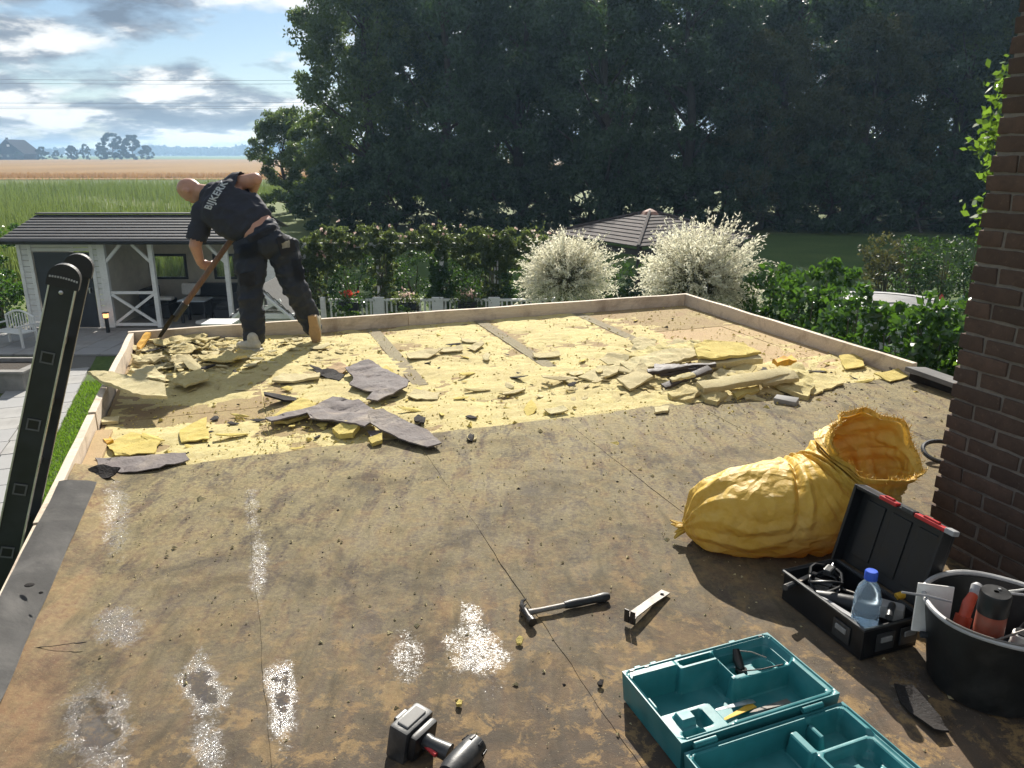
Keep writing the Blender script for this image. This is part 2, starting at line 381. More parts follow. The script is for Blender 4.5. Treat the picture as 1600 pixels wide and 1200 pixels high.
def grassmat(name, a, b, c3, s1=.35, s2=14):
    t = NT(name); P = t.pos(); n = t.noise(s1, 6, .6, P, .5); f = t.noise(s2, 5, .7, P)
    c = t.mix(t.ramp(n, .35, .65), a, b); c = t.mix(t.ramp(f, .42, .68, 0, .7), c, c3)
    t.pbr(c, .9, t.bump(f, .6, .03), 0, .2)
grassmat('lawn', (.060, .100, .022), (.085, .125, .030), (.035, .065, .016))
grassmat('meadow', (.10, .135, .035), (.15, .165, .055), (.07, .105, .03), .05, 2)
grassmat('far_green', (.075, .135, .030), (.11, .16, .045), (.06, .10, .03), .01, .2)
t = NT('wheat'); P = t.pos(); n = t.noise(.02, 5, .6, t.mapv(P, (1, .25, 1)), .4); f = t.noise(.6, 6, .7, t.mapv(P, (.3, 1.5, 1)))
c = t.mix(t.ramp(n, .35, .65), (.23, .135, .046), (.29, .178, .064)); c = t.mix(t.ramp(f, .45, .7, 0, .45), c, (.18, .105, .034)); t.pbr(c, .95, None, 0, .1)
t = NT('paver'); P = t.obj(); n = t.noise(2.5, 7, .65, P, .4); c = t.mix(t.ramp(n, .35, .65), (.26, .25, .235), (.36, .35, .33)); c = t.mix(t.orand(), c, tuple(.30 for _ in range(3))); t.pbr(c, .85, t.bump(t.noise(90, 3, .6), .3, .003), 0, .3)
simple('paver_joint', (.13, .125, .11), .95, .2, 20, .4, .01)
simple('soil', (.045, .034, .024), .95, .35, 8, .8, .03)
leafmat('forest_leaf', (.022, .046, .024), (.052, .090, .042), .32, .45, .45, (.070, .125, .030))
leafmat('edge_leaf', (.045, .075, .026), (.095, .13, .045), .38, .45, .45, (.13, .19, .04))
leafmat('brown_leaf', (.032, .046, .024), (.068, .080, .036), .3, .5, .3, (.12, .12, .03))
leafmat('laurel_leaf', (.022, .062, .014), (.055, .115, .025), .25, .22, .6, (.11, .24, .02))
leafmat('hedge_leaf', (.016, .045, .014), (.040, .080, .024), .25, .55, .3, (.08, .16, .02))
leafmat('rose_leaf', (.035, .062, .024), (.090, .115, .045), .38, .5, .3, (.16, .21, .05))
leafmat('willow_leaf', (.50, .48, .39), (.82, .79, .68), .42, .5, .3, (.76, .71, .55))
leafmat('willow_green', (.12, .15, .07), (.24, .25, .13), .35, .5, .3)
leafmat('reed_blade', (.075, .125, .030), (.19, .205, .085), .32, .6, .2, (.17, .23, .05))
leafmat('lawn_blade', (.055, .120, .016), (.105, .180, .030), .42, .6, .2, (.17, .30, .02))
leafmat('wheat_blade', (.30, .175, .07), (.40, .25, .11), .3, .7, .2)
leafmat('vine_leaf', (.05, .11, .02), (.10, .18, .035), .42, .4, .4, (.17, .29, .03))
leafmat('pink_flower', (.60, .26, .24), (.78, .62, .52), .35, .6, .2)
leafmat('red_flower', (.55, .03, .03), (.70, .12, .06), .35, .6, .2)
leafmat('far_leaf', (.014, .024, .012), (.030, .042, .020), .25, .6, .2)
simple('stem', (.10, .085, .05), .8, .3, 20, .3, .004)
simple('willow_stem', (.20, .17, .10), .8, .2, 20, .3, .004)
t = NT('roof_shingle'); n = t.noise(5, 6, .65, t.obj(), .4); c = t.mix(t.ramp(n, .35, .65), (.032, .032, .035), (.062, .060, .062)); c = t.mix(t.math('MULTIPLY', t.orand(), .5), c, (.045, .043, .043)); t.pbr(c, .62, t.bump(t.noise(120, 3, .6), .4, .003), 0, .45)
t = NT('gazebo_tile'); n = t.noise(5, 6, .65, t.obj(), .4); c = t.mix(t.ramp(n, .35, .65), (.050, .043, .042), (.095, .078, .075)); t.pbr(c, .85, t.bump(t.noise(80, 3, .6), .4, .003), 0, .15)
simple('playhouse_roof', (.13, .128, .122), .85, .2, 9, .3, .004, 0, .15)
simple('gazebo_cap', (.30, .155, .110), .7, .2, 9, .3, .004)
simple('barn_roof', (.030, .022, .021), 1.0, .2, .5, .2, .05, 0, .03)
simple('barn_wall', (.07, .052, .046), .95, .2, .6, .2, .05, 0, .1)
simple('fascia_black', (.016, .017, .020), .5, .2, 8, .1, .002)
simple('door_dark', (.022, .026, .034), .5, .2, 8, .1, .002)
simple('furniture_dark', (.020, .022, .027), .7, .3, 20, .4, .006)
simple('cushion_light', (.62, .60, .56), .9, .1, 20, .3, .004)
simple('interior_cream', (.50, .46, .38), .7, .12, 4, .1, .003)
simple('table_glass', (.30, .34, .38), .12, .1, 6, .03, .001)
simple('pool_cover', (.17, .17, .17), .55, .2, 2.5, .3, .01)
simple('concrete', (.22, .21, .195), .9, .2, 6, .4, .006)
simple('skin', (.42, .225, .160), .48, .10, 18, .2, .002)
simple('shirt_navy', (.018, .021, .034), .85, .2, 30, .4, .003)
simple('trouser_navy', (.011, .016, .029), .80, .25, 26, .5, .004)
simple('trouser_patch', (.035, .036, .042), .85, .3, 30, .5, .004)
simple('print_grey', (.42, .45, .47), .8, .12, 60, .1, .001)
simple('shoe_grey', (.42, .40, .33), .8, .2, 30, .3, .003)
simple('shoe_sole', (.36, .235, .120), .7, .15, 30, .4, .004)
simple('glove', (.60, .56, .42), .85, .15, 40, .3, .003)
simple('cable_wire', (.10, .11, .12), .5, .1, 1, .02, .001)
t = NT('lamp_glow'); e = t.n('ShaderNodeEmission'); e.inputs[0].default_value = (1, .42, .16, 1); e.inputs[1].default_value = 1.4; t.l(e.outputs[0], t.out.inputs[0])
# ------------------------------------------------------------------ ground and fields
GZ = -2.9
def sheet(name, pts, z, mat):
    b = MB(); vs = [b.b.verts.new((p[0], p[1], z)) for p in pts]; b.b.faces.new(vs)
    return struct(b.build(name, M[mat]))
sheet('ground', [(4500*math.cos(2*PI*k/64), 4500*math.sin(2*PI*k/64)) for k in range(64)], GZ, 'meadow')
sheet('lawn', [(-9.9, -6), (40, -6), (46, 43), (-3, 47), (-9.9, 24)], GZ+.004, 'lawn')
sheet('wheat_field', [(-1400, 150), (20, 140), (60, 150), (40, 640), (-1400, 640)], GZ+.10, 'wheat')
sheet('green_field', [(-2600, 644), (900, 644), (1200, 2400), (-2600, 2400)], GZ+.05, 'far_green')

def grass_patch(name, n, area, h, wd, mat, label, cat, lean=.25, z0=GZ):
    """area(n)->xy array; blades of two triangles merged as 4-gons"""
    xy = area(n); n = len(xy); hh = h*rng.uniform(.55, 1.25, n)
    a = rng.uniform(0, PI, n); B = np.stack([np.cos(a), np.sin(a), np.zeros(n)], 1)*(wd*rng.uniform(.6, 1.3, n))[:, None]/2
    base = np.concatenate([xy, np.full((n, 1), z0)], 1)
    ln = rng.normal(size=(n, 2))*lean; top = base + np.stack([ln[:, 0]*hh, ln[:, 1]*hh, hh], 1)
    me = np_mesh(name, np.stack([base-B, base+B, top+B*.25, top-B*.25], 1).reshape(-1, 3), 4, M[mat])
    return tag(link(name, me), label, cat, kind='stuff')
def reeds(n):
    y = 27+(104-27)*rng.random(n)**1.1; x = -y*(.73*rng.random(n)-.02)
    k = ((x < -.30*y-1) & ((y > 50) | (x < -.34*y))) | (y > 78); k &= fbmv(x, y) > -.25
    return np.stack([x, y], 1)[k]
def fbmv(x, y): return np.sin(x*.21+np.sin(y*.17)*2)*.35+np.sin(y*.11+x*.07)*.35+rng.normal(size=len(x))*.25
grass_patch('reed_bed', 66000, reeds, 1.35, .06, 'reed_blade', 'tall green reeds between the garden shed and the wheat field', 'reeds', .16)
grass_patch('wheat_edge', 16000, lambda n: np.stack([-rng.uniform(0, 125, n), 149+16*rng.random(n)**1.5], 1), .85, .09, 'wheat_blade', 'ripe wheat stalks along the near edge of the field', 'wheat', .1)
def strip(n):
    u = rng.uniform(-3.1, -1.0, n); v = rng.uniform(5.5, 17.2, n); return np.stack([u*U.x+v*V.x, u*U.y+v*V.y], 1)
grass_patch('grass_strip', 50000, strip, .055, .014, 'lawn_blade', 'strip of bright green grass between the path and the roof edge', 'grass', .4)

# paving: one slab an object
path = struct(bpy.data.objects.new('path', None)); COL.objects.link(path); MW['path'] = Matrix()
def poly_at(us, vs): return [R(a, b) for a, b in us]
b = MB(); vs_ = [b.b.verts.new(R(u, v, GZ+.008)) for u, v in ((-4.3, 3), (-2.78, 3), (-3.2, 21.5), (-4.5, 21.5))]; b.b.faces.new(vs_)
vs_ = [b.b.verts.new((x, y, GZ+.010)) for x, y in ((-13.6, 17.2), (-8.6, 17.2), (-6.3, 17.6), (-6.3, 23), (-13.6, 23))]; b.b.faces.new(vs_)
b.build('bedding', M['paver_joint'], path)
pm = MB().box((0, 0, .02), (.64, .64, .04), None, .006).mesh('paver', M['paver'])
for i in range(22):
    for j in range(2):
        o = link('paver', pm, path); p = R(-4.17+.33+j*.66-.018*max(0, i-6), 4.2+i*.655+(.006 if j else 0)); o.location = (p.x, p.y, GZ+.012+random.uniform(0, .004)); o.rotation_euler = (random.uniform(-.004, .004), random.uniform(-.004, .004), RA)
for i in range(10):
    for j in range(4):
        o = link('paver', pm, path); o.location = (-13.2+i*.66, 17.55+j*.66, GZ+.016+random.uniform(0, .004))

# ------------------------------------------------------------------ the house below and its flat roof
UL, UR, VF, VE = -.85, 4.64, 7.2, 4.17          # left, right, far edge; edge of the stripped area
house = tag(thing('house_extension', 'brick extension carrying the flat roof being stripped', 'building', R(2, 2, GZ)), None)
mw = Matrix.Rotation(RA, 4, 'Z')
b = MB(); b.box((0, 0, 0), (1, 1, 1))
for v in b.b.verts: v.co = R(UL-.07+(v.co.x+.5)*(UR-UL+.14), -3+(v.co.y+.5)*(VF+3.07), GZ+(v.co.z+.5)*(2.9-.10))
b.build('wall', M['far_brick'], house, world=True)
roof = struct(bpy.data.objects.new('roof', None)); COL.objects.link(roof); MW['roof'] = Matrix()
def rbox(b, u0, u1, v0, v1, z0, z1):
    bm = bmesh.ops.create_cube(b.b, size=1)
    for v in bm['verts']: v.co = R(u0+(v.co.x+.5)*(u1-u0), v0+(v.co.y+.5)*(v1-v0), z0+(v.co.z+.5)*(z1-z0))
    return b
rbox(MB(), UL-.06, UR+.06, -3, VF+.06, -.10, -.022).build('base_slab', M['dark_wood'], roof)
us = [UL, .11, 1.18, 2.25, 3.32, 4.39, UR]; vs = [3.8, 5.08, 6.15, VF]
for i in range(6):
    for j in range(3):
        z = random.uniform(-.004, 0)
        rbox(MB(), us[i]+.004, us[i+1]-.004, vs[j]+.004, vs[j+1]-.004, -.02, z).build('deck_board', M['pink_board' if (i >= 4 and j < 2) else 'deck_panel'], roof)
# timber battens showing between the panels at the far side
for u in (1.12, 2.19, 3.26):
    rbox(MB(), u+.02, u+.13, 5.2, VF-.02, .0005, .004).build('joint_tape', M['joint_dust'], roof)

# parapet boards
def board(name, u0, u1, v0, v1, z0, z1, mat='parapet_wood'):
    c = R((u0+u1)/2, (v0+v1)/2, (z0+z1)/2); sx, sy, sz = abs(u1-u0), abs(v1-v0), z1-z0
    b = MB(); b.box((0, 0, 0), (sx, sy, sz), None, .003)
    long = 0 if sx > sy else 1
    bmesh.ops.subdivide_edges(b.b, edges=[e for e in b.b.edges if abs((e.verts[0].co-e.verts[1].co)[long]) > .5], cuts=24)
    for v in b.b.verts:
        q = v.co*2.2+Vector((u0*3, v0, 0)); v.co.z += .006*noise.noise(q*1.3)*(1 if v.co.z > 0 else 0); v.co[1-long] += .003*noise.noise(q+Vector((9, 3, 1)))
    o = b.build(name, M[mat], roof); o.location = c; o.rotation_euler = (0, 0, RA); return o
board('parapet_board', UL-.05, 1.55, VF+.002, VF+.046, -.09, .125)
board('parapet_board', 1.556, UR+.05, VF, VF+.044, -.09, .122)
board('parapet_board', UR, UR+.044, 4.12, VF-.004, -.09, .122)
board('parapet_board', UL-.046, UL-.004, 4.95, VF-.004, -.09, .118)
board('parapet_board', UL-.048, UL-.006, 3.45, 4.94, -.09, .105)
board('parapet_board', UL-.044, UL-.006, -1.5, 3.44, -.09, .10)
board('edge_batten', UL+.002, UL+.09, 4.15, 4.85, .001, .03, 'pink_board')
# coping still lying on the right edge past the end of the board
b = MB(); b.box((0, 0, 0), (.20, .62, .035), None, .006); o = b.build('coping_sheet', M['flashing'], roof, label='grey felt coping left on the right roof edge'); o.location = R(UR-.03, 3.76, .085); o.rotation_euler = (.03, .12, RA)
rbox(MB(), UR-.06, UR+.05, 2.3, 4.08, -.02, .062).build('parapet_board', M['felt_under'], roof)

# felt sheets, each lapping the one to its left, torn along the far end
def felt_strip(u0, u1, k, zl=.0, slope=None):
    nu = max(6, int((u1-u0)/.045)); nv = 130; V0 = -1.2
    def fn(a, c):
        u = u0+(u1-u0)*a
        vend = VE+.045*noise.noise(Vector((u*2.2, 3, 1)))+.02*noise.noise(Vector((u*14, 1, 4)))+.010*noise.noise(Vector((u*45, 1, 4)))
        v = V0+(vend-V0)*c; v = min(v, vend)
        z = .012+.0035*fbm((u*1.7, v*1.1, 3), 3)+(.0007+zl*max(0, .4+1.5*noise.noise(Vector((v*1.4, k*3.3, 0)))))*max(0, 1-a*(u1-u0)/.05)
        z += .002*max(0, noise.noise(Vector((u*5, v*2.5, k+7))))*max(0, 1-a*(u1-u0)/.12)
        if slope: z += slope*(1-a)**1.3
        if c > .985: z += .006*(c-.985)/.015*max(0, noise.noise(Vector((u*9, 0, 2))))
        return R(u+.010*noise.noise(Vector((v*1.8, k, 0)))+.006*noise.noise(Vector((v*9, k, 5))) if a == 0 else u, v, z)
    b = MB(); b.grid(fn, nu, nv)
    r = bmesh.ops.extrude_edge_only(b.b, edges=[e for e in b.b.edges if e.is_boundary])
    for e in r['geom']:
        if isinstance(e, bmesh.types.BMVert): e.co.z -= .0024 if not slope else .012
    return b.build('felt_sheet', M['roofing_felt'], roof, smooth=True, ang=35)
felt_strip(UL+.0, -.60, 1, 0, .075)
for k, (a, c) in enumerate([(-.63, -.01), (-.035, .93), (.905, 1.87), (1.845, 2.81), (2.785, 3.75), (3.725, UR)]): felt_strip(a, c, k+2, .003 if k < 3 else .0010)
# cracks in the edge band: narrow dark openings with a lifted lip
for (x0, y0, x1, y1) in [(32, 1010, 135, 1003)]:
    p0, p1 = at(x0, y0, .06), at(x1, y1, .03); n = 14; b = MB()
    pts = [p0.lerp(p1, i/n)+Vector((0, .012*noise.noise(Vector((i*.6, x0, 0))), -.012*(1-i/n))) for i in range(n+1)]
    b.tube(pts, [.001+.002*abs(noise.noise(Vector((i*.8, 2, x0)))) for i in range(n+1)], 5); b.build('lifted_crack', M['felt_under'], roof)

# loose grey felt flashing folded over the left edge
def flash(a, c):
    v = -1.0+(3.86+1.0)*c
    inner = UL+.105+.018*math.sin(v*2.1+.4)+.022*noise.noise(Vector((v*1.9, 4, 2)))+.03*(v > 3.2)*(v-3.2)
    outer = UL-.045+.010*noise.noise(Vector((v*1.5, 8, 2)))
    u = outer+(inner-outer)*a
    z = .122+.018*math.sin(v*1.7)*a-.03*max(0, a-.35)/.65+.018*a*noise.noise(Vector((v*2.3, a, 3)))-.09*max(0, .14-a)/.14+.004*noise.noise(Vector((v*7, a*3, 9)))
    return R(u, v, z)
b = MB(); b.grid(flash, 14, 120); bmesh.ops.solidify(b.b, geom=b.b.faces[:], thickness=.007)
fl = b.build('flashing_strip', M['flashing'], roof, smooth=True, ang=50, label='loose grey felt flashing folded over the left roof edge')
for (x, y) in [(46, 914), (64, 926)]:
    p = at(x, y, .125); MB().ico((p.x, p.y, p.z), (.018 if x == 46 else .008, .014 if x == 46 else .006, .004), 2).build('puncture', M['felt_under'], roof)

# fibrous insulation left stuck on the boards: a relief sheet that dips below the boards where it was scraped off
rs = np.random.default_rng(3)
def heap(u, v, cu, cv, ru, rv): return max(0, 1-((u-cu)/ru)**2-((v-cv)/rv)**2)
def res_fn(a, c):
    u = UL+.03+(UR-UL-.06)*a; v = VE-.03+(VF-VE+.02)*c
    n = fbm((u*2.1, v*2.6, 5), 5); f = noise.ridged_multi_fractal(Vector((u*5, v*9, 2)), .9, 2.1, 4, 1.0, 2.0)-1.1
    z = .0035+.012*n+.006*f
    for cu, cv, s in ((1.18, 6.3, .16), (2.25, 6.3, .16), (3.32, 6.6, .12)):
        d = abs(u-cu-.03)
        if d < s and v > 5.3: z -= .010*(1-d/s)
    z += .038*heap(u, v, -.35, 6.75, .75, .6)*(.4+abs(f)*.5+.5*noise.noise(Vector((u*7, v*12, 1)))) + .025*heap(u, v, -.2, 5.9, .6, .7)*(abs(f)*.6)
    z += .05*heap(u, v, 3.05, 4.55, 1.1, .55)*(.35+abs(f)*.5)
    if u > 3.3 and v > 4.9: z -= .012*min(1, (u-3.3)/.4)
    z -= .02*heap(u, v, -.2, 5.05, .55, .35)
    z -= .009*heap(u, v, .5, 4.75, .5, .4)
    return R(u, v, z)
b = MB(); b.grid(res_fn, 260, 150)
tag(b.build('insulation_residue', M['insulation_yellow'], None, smooth=True, ang=60), 'thin torn yellow insulation fibre stuck to the stripped roof boards', 'insulation', kind='stuff')

# crumbs strewn over the roof
def crumbs(name, n, mat, area, size, label):
    C = area(n); n = len(C); V8 = []
    base = np.array([(1, 0, -.7), (-.5, .87, -.7), (-.5, -.87, -.7), (.1, 0, .9)])
    F = [(0, 1, 3), (1, 2, 3), (2, 0, 3)]
    s = (size*rs.lognormal(0, .55, n))[:, None]; a = rs.uniform(0, 2*PI, n); out = []
    for tri in F:
        tr = []
        for k in tri:
            p = np.tile(base[k], (n, 1))*(1+rs.normal(size=(n, 3))*.35)*0+base[k]*(rs_jit[:n, k, :])
            x = p[:, 0]*np.cos(a)-p[:, 1]*np.sin(a); y = p[:, 0]*np.sin(a)+p[:, 1]*np.cos(a)
            tr.append(C+np.stack([x, y, p[:, 2]*.5+.3], 1)*s)
        out.append(np.stack(tr, 1))
    return tag(link(name, np_mesh(name, np.concatenate(out, 0).reshape(-1, 3), 3, M[mat])), label, 'debris', kind='stuff')
rs_jit = 1+rs.normal(size=(9000, 4, 3))*.3
def ruv(n, u0, u1, v0, v1, z, p=1.0):
    u = rs.uniform(u0, u1, n); v = v0+(v1-v0)*rs.random(n)**p; return np.stack([u*U.x+v*V.x, u*U.y+v*V.y, np.full(n, z)], 1)
def gauss(n, c, su, sv, z):
    u = rs.normal(size=n)*su+c[0]; v = rs.normal(size=n)*sv+c[1]; k = (u > UL+.03) & (u < UR-.03) & (v < VF-.03); u = u[k]; v = v[k]
    return np.stack([u*U.x+v*V.x, u*U.y+v*V.y, np.full(len(u), z)], 1)
crumbs('yellow_crumbs', 8800, 'insulation_bright', lambda n: np.concatenate([ruv(n//2, UL+.1, UR-.1, 4.2, VF-.05, .004), gauss(n//6, (-.3, 6.6), .4, .35, .02), gauss(n//6, (3.05, 4.5), .7, .4, .012), gauss(n//8, (.6, 4.5), .6, .4, .006)]), .0048, 'small yellow insulation crumbs scattered over the stripped boards')
crumbs('dust_crumbs', 2600, 'insulation_pale', lambda n: ruv(n, -.6, 4.5, .8, 4.2, .015, .45), .0032, 'pale dust and grit crumbs lying on the old roofing felt')
crumbs('dark_crumbs', 800, 'felt_under', lambda n: np.concatenate([ruv(n//2, UL+.1, UR-.1, 1.2, VF-.1, .010), gauss(n//4, (3.9, 4.15), .35, .2, .012), gauss(n//4, (0, 4.6), .7, .5, .008)]), .0042, 'small dark felt crumbs scattered over the roof')

# ------------------------------------------------------------------ brick wall on the right
WU, WV = 2.65, 2.15
wall = thing('brick_wall', 'dark backlit brick wall of the house rising at the right', 'wall', R(WU, WV, 0))
b = MB(); rbox(b, WU+.006, WU+3.2, -2.5, WV-.012, -.1, 3.4); b.build('mortar_core', M['mortar'], wall, world=True)
b = MB(); rbox(b, WU+.108, WU+3.19, WV-.013, WV-.001, .0, 3.39); b.build('end_face', M['far_brick'], wall, world=True)
bms = []
for k in range(5):
    for ln in (.21, .10):
        b = MB(); b.box((0, 0, 0), (.10, ln, .056), None, .004)
        bmesh.ops.subdivide_edges(b.b, edges=[e for e in b.b.edges if e.calc_length() > .05], cuts=3, use_grid_fill=True)
        for v in b.b.verts: v.co += Vector((noise.noise(v.co*22+Vector((k*7, 0, 0))), noise.noise(v.co*22+Vector((0, k*7, 3))), noise.noise(v.co*25+Vector((5, 2, k*3)))))*.0045
        bms.append(b.mesh('brick', M['brick'], True, 45))
for c in range(38):
    v = WV; first = .10 if c % 2 else .21
    z = .035+c*.0665; j = 0
    while v > .78:
        ln = first if j == 0 else .21
        o = link('brick', bms[2*random.randrange(5)+(1 if ln == .10 else 0)], wall)
        o.location = MW[wall.name].inverted() @ R(WU+.050+random.uniform(-.003, .002), v-ln/2+(random.uniform(-.003, .007) if j == 0 else 0), z+random.uniform(-.0015, .0015)); o.rotation_euler = (random.uniform(-.006, .006), random.uniform(-.01, .01), RA+random.uniform(-.01, .01))
        v -= ln+.0105; j += 1
# ------------------------------------------------------------------ forest
def tree_meshes(seed, H, Rc, base, nclus, per, leaf, mat, dens=1.0, squash=1.0):
    g = np.random.default_rng(seed); r = random.Random(seed)
    b = MB(); th = H*.82
    pts = [Vector((.25*math.sin(i*.9+seed), .25*math.cos(i*1.1+seed), th*i/7)) for i in range(8)]
    b.tube(pts, [max(.05, .026*H*(1-i/8)**.8) for i in range(8)], 8)
    cs = []; rads = []
    for i in range(nclus):
        t = g.random()**.75; z = base+(H-base)*t
        prof = math.sin(min(1, .18+.9*(1-t)**.62+.0)*PI/2)*(1 if t > .16 else .55+2.8*t)
        a = g.uniform(0, 2*PI); rr = Rc*prof*(.35+.65*g.random()**.5)*(1+.22*math.sin(3*a+seed)+.12*math.sin(7*a+z))
        cs.append((rr*math.cos(a), rr*math.sin(a)*squash, z)); rads.append(g.uniform(.55, 1.25)*Rc/5)
    cs = np.array(cs); rads = np.array(rads)
    for i in range(0, nclus, max(1, nclus//26)):
        c = Vector(cs[i]); k = max(1, min(6, int(c.z/th*7)-1)); p = pts[k]
        b.tube([p, p.lerp(c, .5)+Vector((0, 0, -.03*Rc)), c], [.011*H*(1-k/9), .006*H*(1-k/9), .02], 6)
    trunk = b.mesh('trunk', M['old_bark'], True)
    cm = np_mesh('crown', clump(nclus, per, cs, rads, leaf, .55, g, .25, .35), 4, M[mat])
    return trunk, cm
def tree(name, label, meshes, loc, rz, sc, group):
    t = thing(name, label, 'tree', loc, rz, group); t.scale = sc if not isinstance(sc, (int, float)) else (sc,)*3
    link('trunk', meshes[0], t); link('crown', meshes[1], t); return t
FV = [tree_meshes(11+i, 15.5, 5.2, 1.4, 190, 260, .235, m) for i, m in enumerate(['forest_leaf', 'forest_leaf', 'edge_leaf', 'brown_leaf'])]
row = [(585, 53, 2, 1.02), (700, 50, 0, .98), (815, 52, 1, 1.02), (940, 49, 0, 1.0), (1065, 51, 1, 1.0), (1190, 48, 3, .66), (1215, 54, 0, 1.05), (1340, 49, 3, .72), (1365, 55, 1, 1.05), (1480, 50, 0, .95), (1590, 48, 2, .9), (1720, 50, 1, 1.0)]
desc = ['leftmost tall tree of the wood, its edge lit against the sky', 'tall dark tree in the front row behind the rose pergola', 'tall dark tree in the front row left of the gazebo roof', 'tall dark tree in the front row above the left cream willow', 'tall dark tree in the front row above the gazebo peak',
        'low brownish tree at the wood edge above the right cream willow', 'tall tree rising behind the low brownish tree', 'second low brownish tree, nearer the brick wall', 'tall tree behind the second low brownish tree', 'tall dark tree above the clipped hedge', 'lighter tree partly hidden by the brick wall', 'tall tree behind the brick wall at the right']
for i, (x, Y, k, s) in enumerate(row):
    p = atY(x, 340, Y); tree('broadleaf_tree', desc[i], FV[k], (p.x, Y, GZ-.1), i*1.7, (s, s, s*random.uniform(1.07, 1.13)), 'trees of the wood')
for i, (x, Y, k, s) in enumerate([(640, 60, 1, 1.0), (760, 60, 0, 1.1), (880, 61, 2, 1.1), (1000, 60, 0, 1.12), (1130, 61, 1, 1.12), (1290, 62, 0, 1.15), (1430, 61, 1, 1.15), (1560, 60, 0, 1.1)]):
    p = atY(x, 340, Y); tree('broadleaf_tree', 'tall dark tree in the hidden second row of the wood', FV[k], (p.x, Y, GZ-.1), 2+i*2.3, (s, s, s*1.02), 'second row of the wood')
UV_ = [tree_meshes(31+i, 4.2, 3.0, .1, 70, 150, .24, 'forest_leaf') for i in range(2)]
for i, x in enumerate(range(540, 1660, 75)):
    p = atY(x, 340, 46+3*random.random()); tree('understory_shrub', 'dark undergrowth shrub at the foot of the wood', UV_[i % 2], (p.x, p.y, GZ-.15), i*1.3, (1.0, 1.0, random.uniform(.8, 1.3)), 'undergrowth along the wood')
sm = tree_meshes(45, 7.6, 3.0, .25, 110, 240, .20, 'edge_leaf'); p = atY(452, 340, 62)
tree('small_tree', 'small loose grey-green tree at the left foot of the wood, beside the field', sm, (p.x, 62, GZ-.1), .4, 1.0, None)
p = atY(505, 340, 58); tree('small_tree', 'low bushy tree filling the gap under the leftmost tall tree', sm, (p.x, 58, GZ-.1), 2.4, (1.05, 1, .9), None)

# ------------------------------------------------------------------ hedges and shrubs
def bush(name, label, cat, blobs, per, leaf, mat, ratio=.5, group=None, stems=True, seed=1, shell=.5, n_in=26):
    """blobs: list of (centre, radii); leaves in clusters over the blob surfaces"""
    g = np.random.default_rng(seed); base = Vector(blobs[0][0]); base.z = GZ
    t = thing(name, label, cat, base, 0, group); cs = []; rd = []
    for c, r in blobs:
        D = unit(g.normal(size=(n_in, 3))); k = (.62+.42*g.random(n_in))[:, None]
        q = np.array(c)+D*np.array(r)*k; q[:, 2] = np.maximum(q[:, 2], GZ+.1); cs.append(q); rd.append(np.full(n_in, .30*min(r))*g.uniform(.7, 1.3, n_in))
    cs = np.concatenate(cs); rd = np.concatenate(rd)
    me = np_mesh('foliage', clump(len(cs), per, cs, rd, leaf, ratio, g, .15, shell), 4, M[mat]); link('foliage', me, t, world=True)
    if stems:
        b = MB()
        for c, r in blobs:
            c = Vector(c); f = Vector((c.x, c.y, GZ))
            for k in range(4):
                e = c+Vector((g.uniform(-.6, .6)*r[0], g.uniform(-.6, .6)*r[1], g.uniform(-.1, .6)*r[2])); b.tube([f+Vector((.05*k, 0, 0)), f.lerp(e, .5)+Vector((0, 0, .1)), e], [.03, .02, .008], 5)
        b.build('stem', M['stem'], t, world=True)
    return t
# laurel hedge along the right side of the roof, as separate plants
for i, (x, y, Y, rx, rz_) in enumerate([(1205, 462, 13.2, .55, .55), (1262, 480, 12.4, .62, .62), (1300, 462, 12.6, .45, .55), (1335, 512, 11.0, .62, .55), (1405, 528, 10.2, .60, .50), (1468, 532, 9.6, .55, .52), (1540, 520, 9.2, .6, .55)]):
    c = atY(x, y, Y); lab = ['laurel beside the right cream willow', 'laurel with tall pale shoots left of the pool', 'upright laurel shoots just left of the pool cover', 'laurel bulging over the roof edge below the pool', 'broad laurel in the middle of the hedge, glinting', 'laurel near the brick wall, at the roof coping', 'laurel mostly behind the brick wall'][i]
    bush('laurel_bush', 'glossy green '+lab, 'shrub', [((c.x, c.y, c.z), (rx, rx*.95, rz_)), ((c.x+.1, c.y+.15, c.z-.75), (rx*1.15, rx, .75)), ((c.x+.1, c.y+.2, c.z-1.6), (rx*1.15, rx, .8))], 30, .125, 'laurel_leaf', .55, 'laurel hedge beside the roof', True, 60+i)
# clipped hedge and the shrub on its left
bl = [(Vector((11.4+k*.62, 21.6-.25*k, -1.15-(.12 if k % 2 else 0))), (.62, .75, .62)) for k in range(9)]+[(Vector((11.2+k*.7, 21.4-.25*k, -2.2)), (.75, .8, .8)) for k in range(9)]
bush('clipped_hedge', 'tall dark clipped hedge right of the pool', 'hedge', bl, 40, .085, 'hedge_leaf', .6, None, True, 80)
bl = [(atY(1385+20*k, 405+6*(k % 3), 24+.3*k), (.8, .8, .7)) for k in range(3)]
bush('brown_shrub', 'loose brownish shrub at the left end of the clipped hedge', 'shrub', bl+[((c[0].x, c[0].y, -2.1), (.9, .8, .9)) for c in bl], 36, .11, 'brown_leaf', .5, None, True, 82)
# dark hedge behind the willows
bl = [((-.6+k*.85, 21.2+.2*math.sin(k), -1.75-.25*(k % 2)), (.75, .6, .75)) for k in range(9)]+[((-.6+k*.85, 21.2, -2.4), (.8, .6, .6)) for k in range(9)]
bush('dark_hedge', 'dark green hedge between and behind the two cream willows', 'hedge', bl, 34, .085, 'hedge_leaf', .55, None, True, 84)
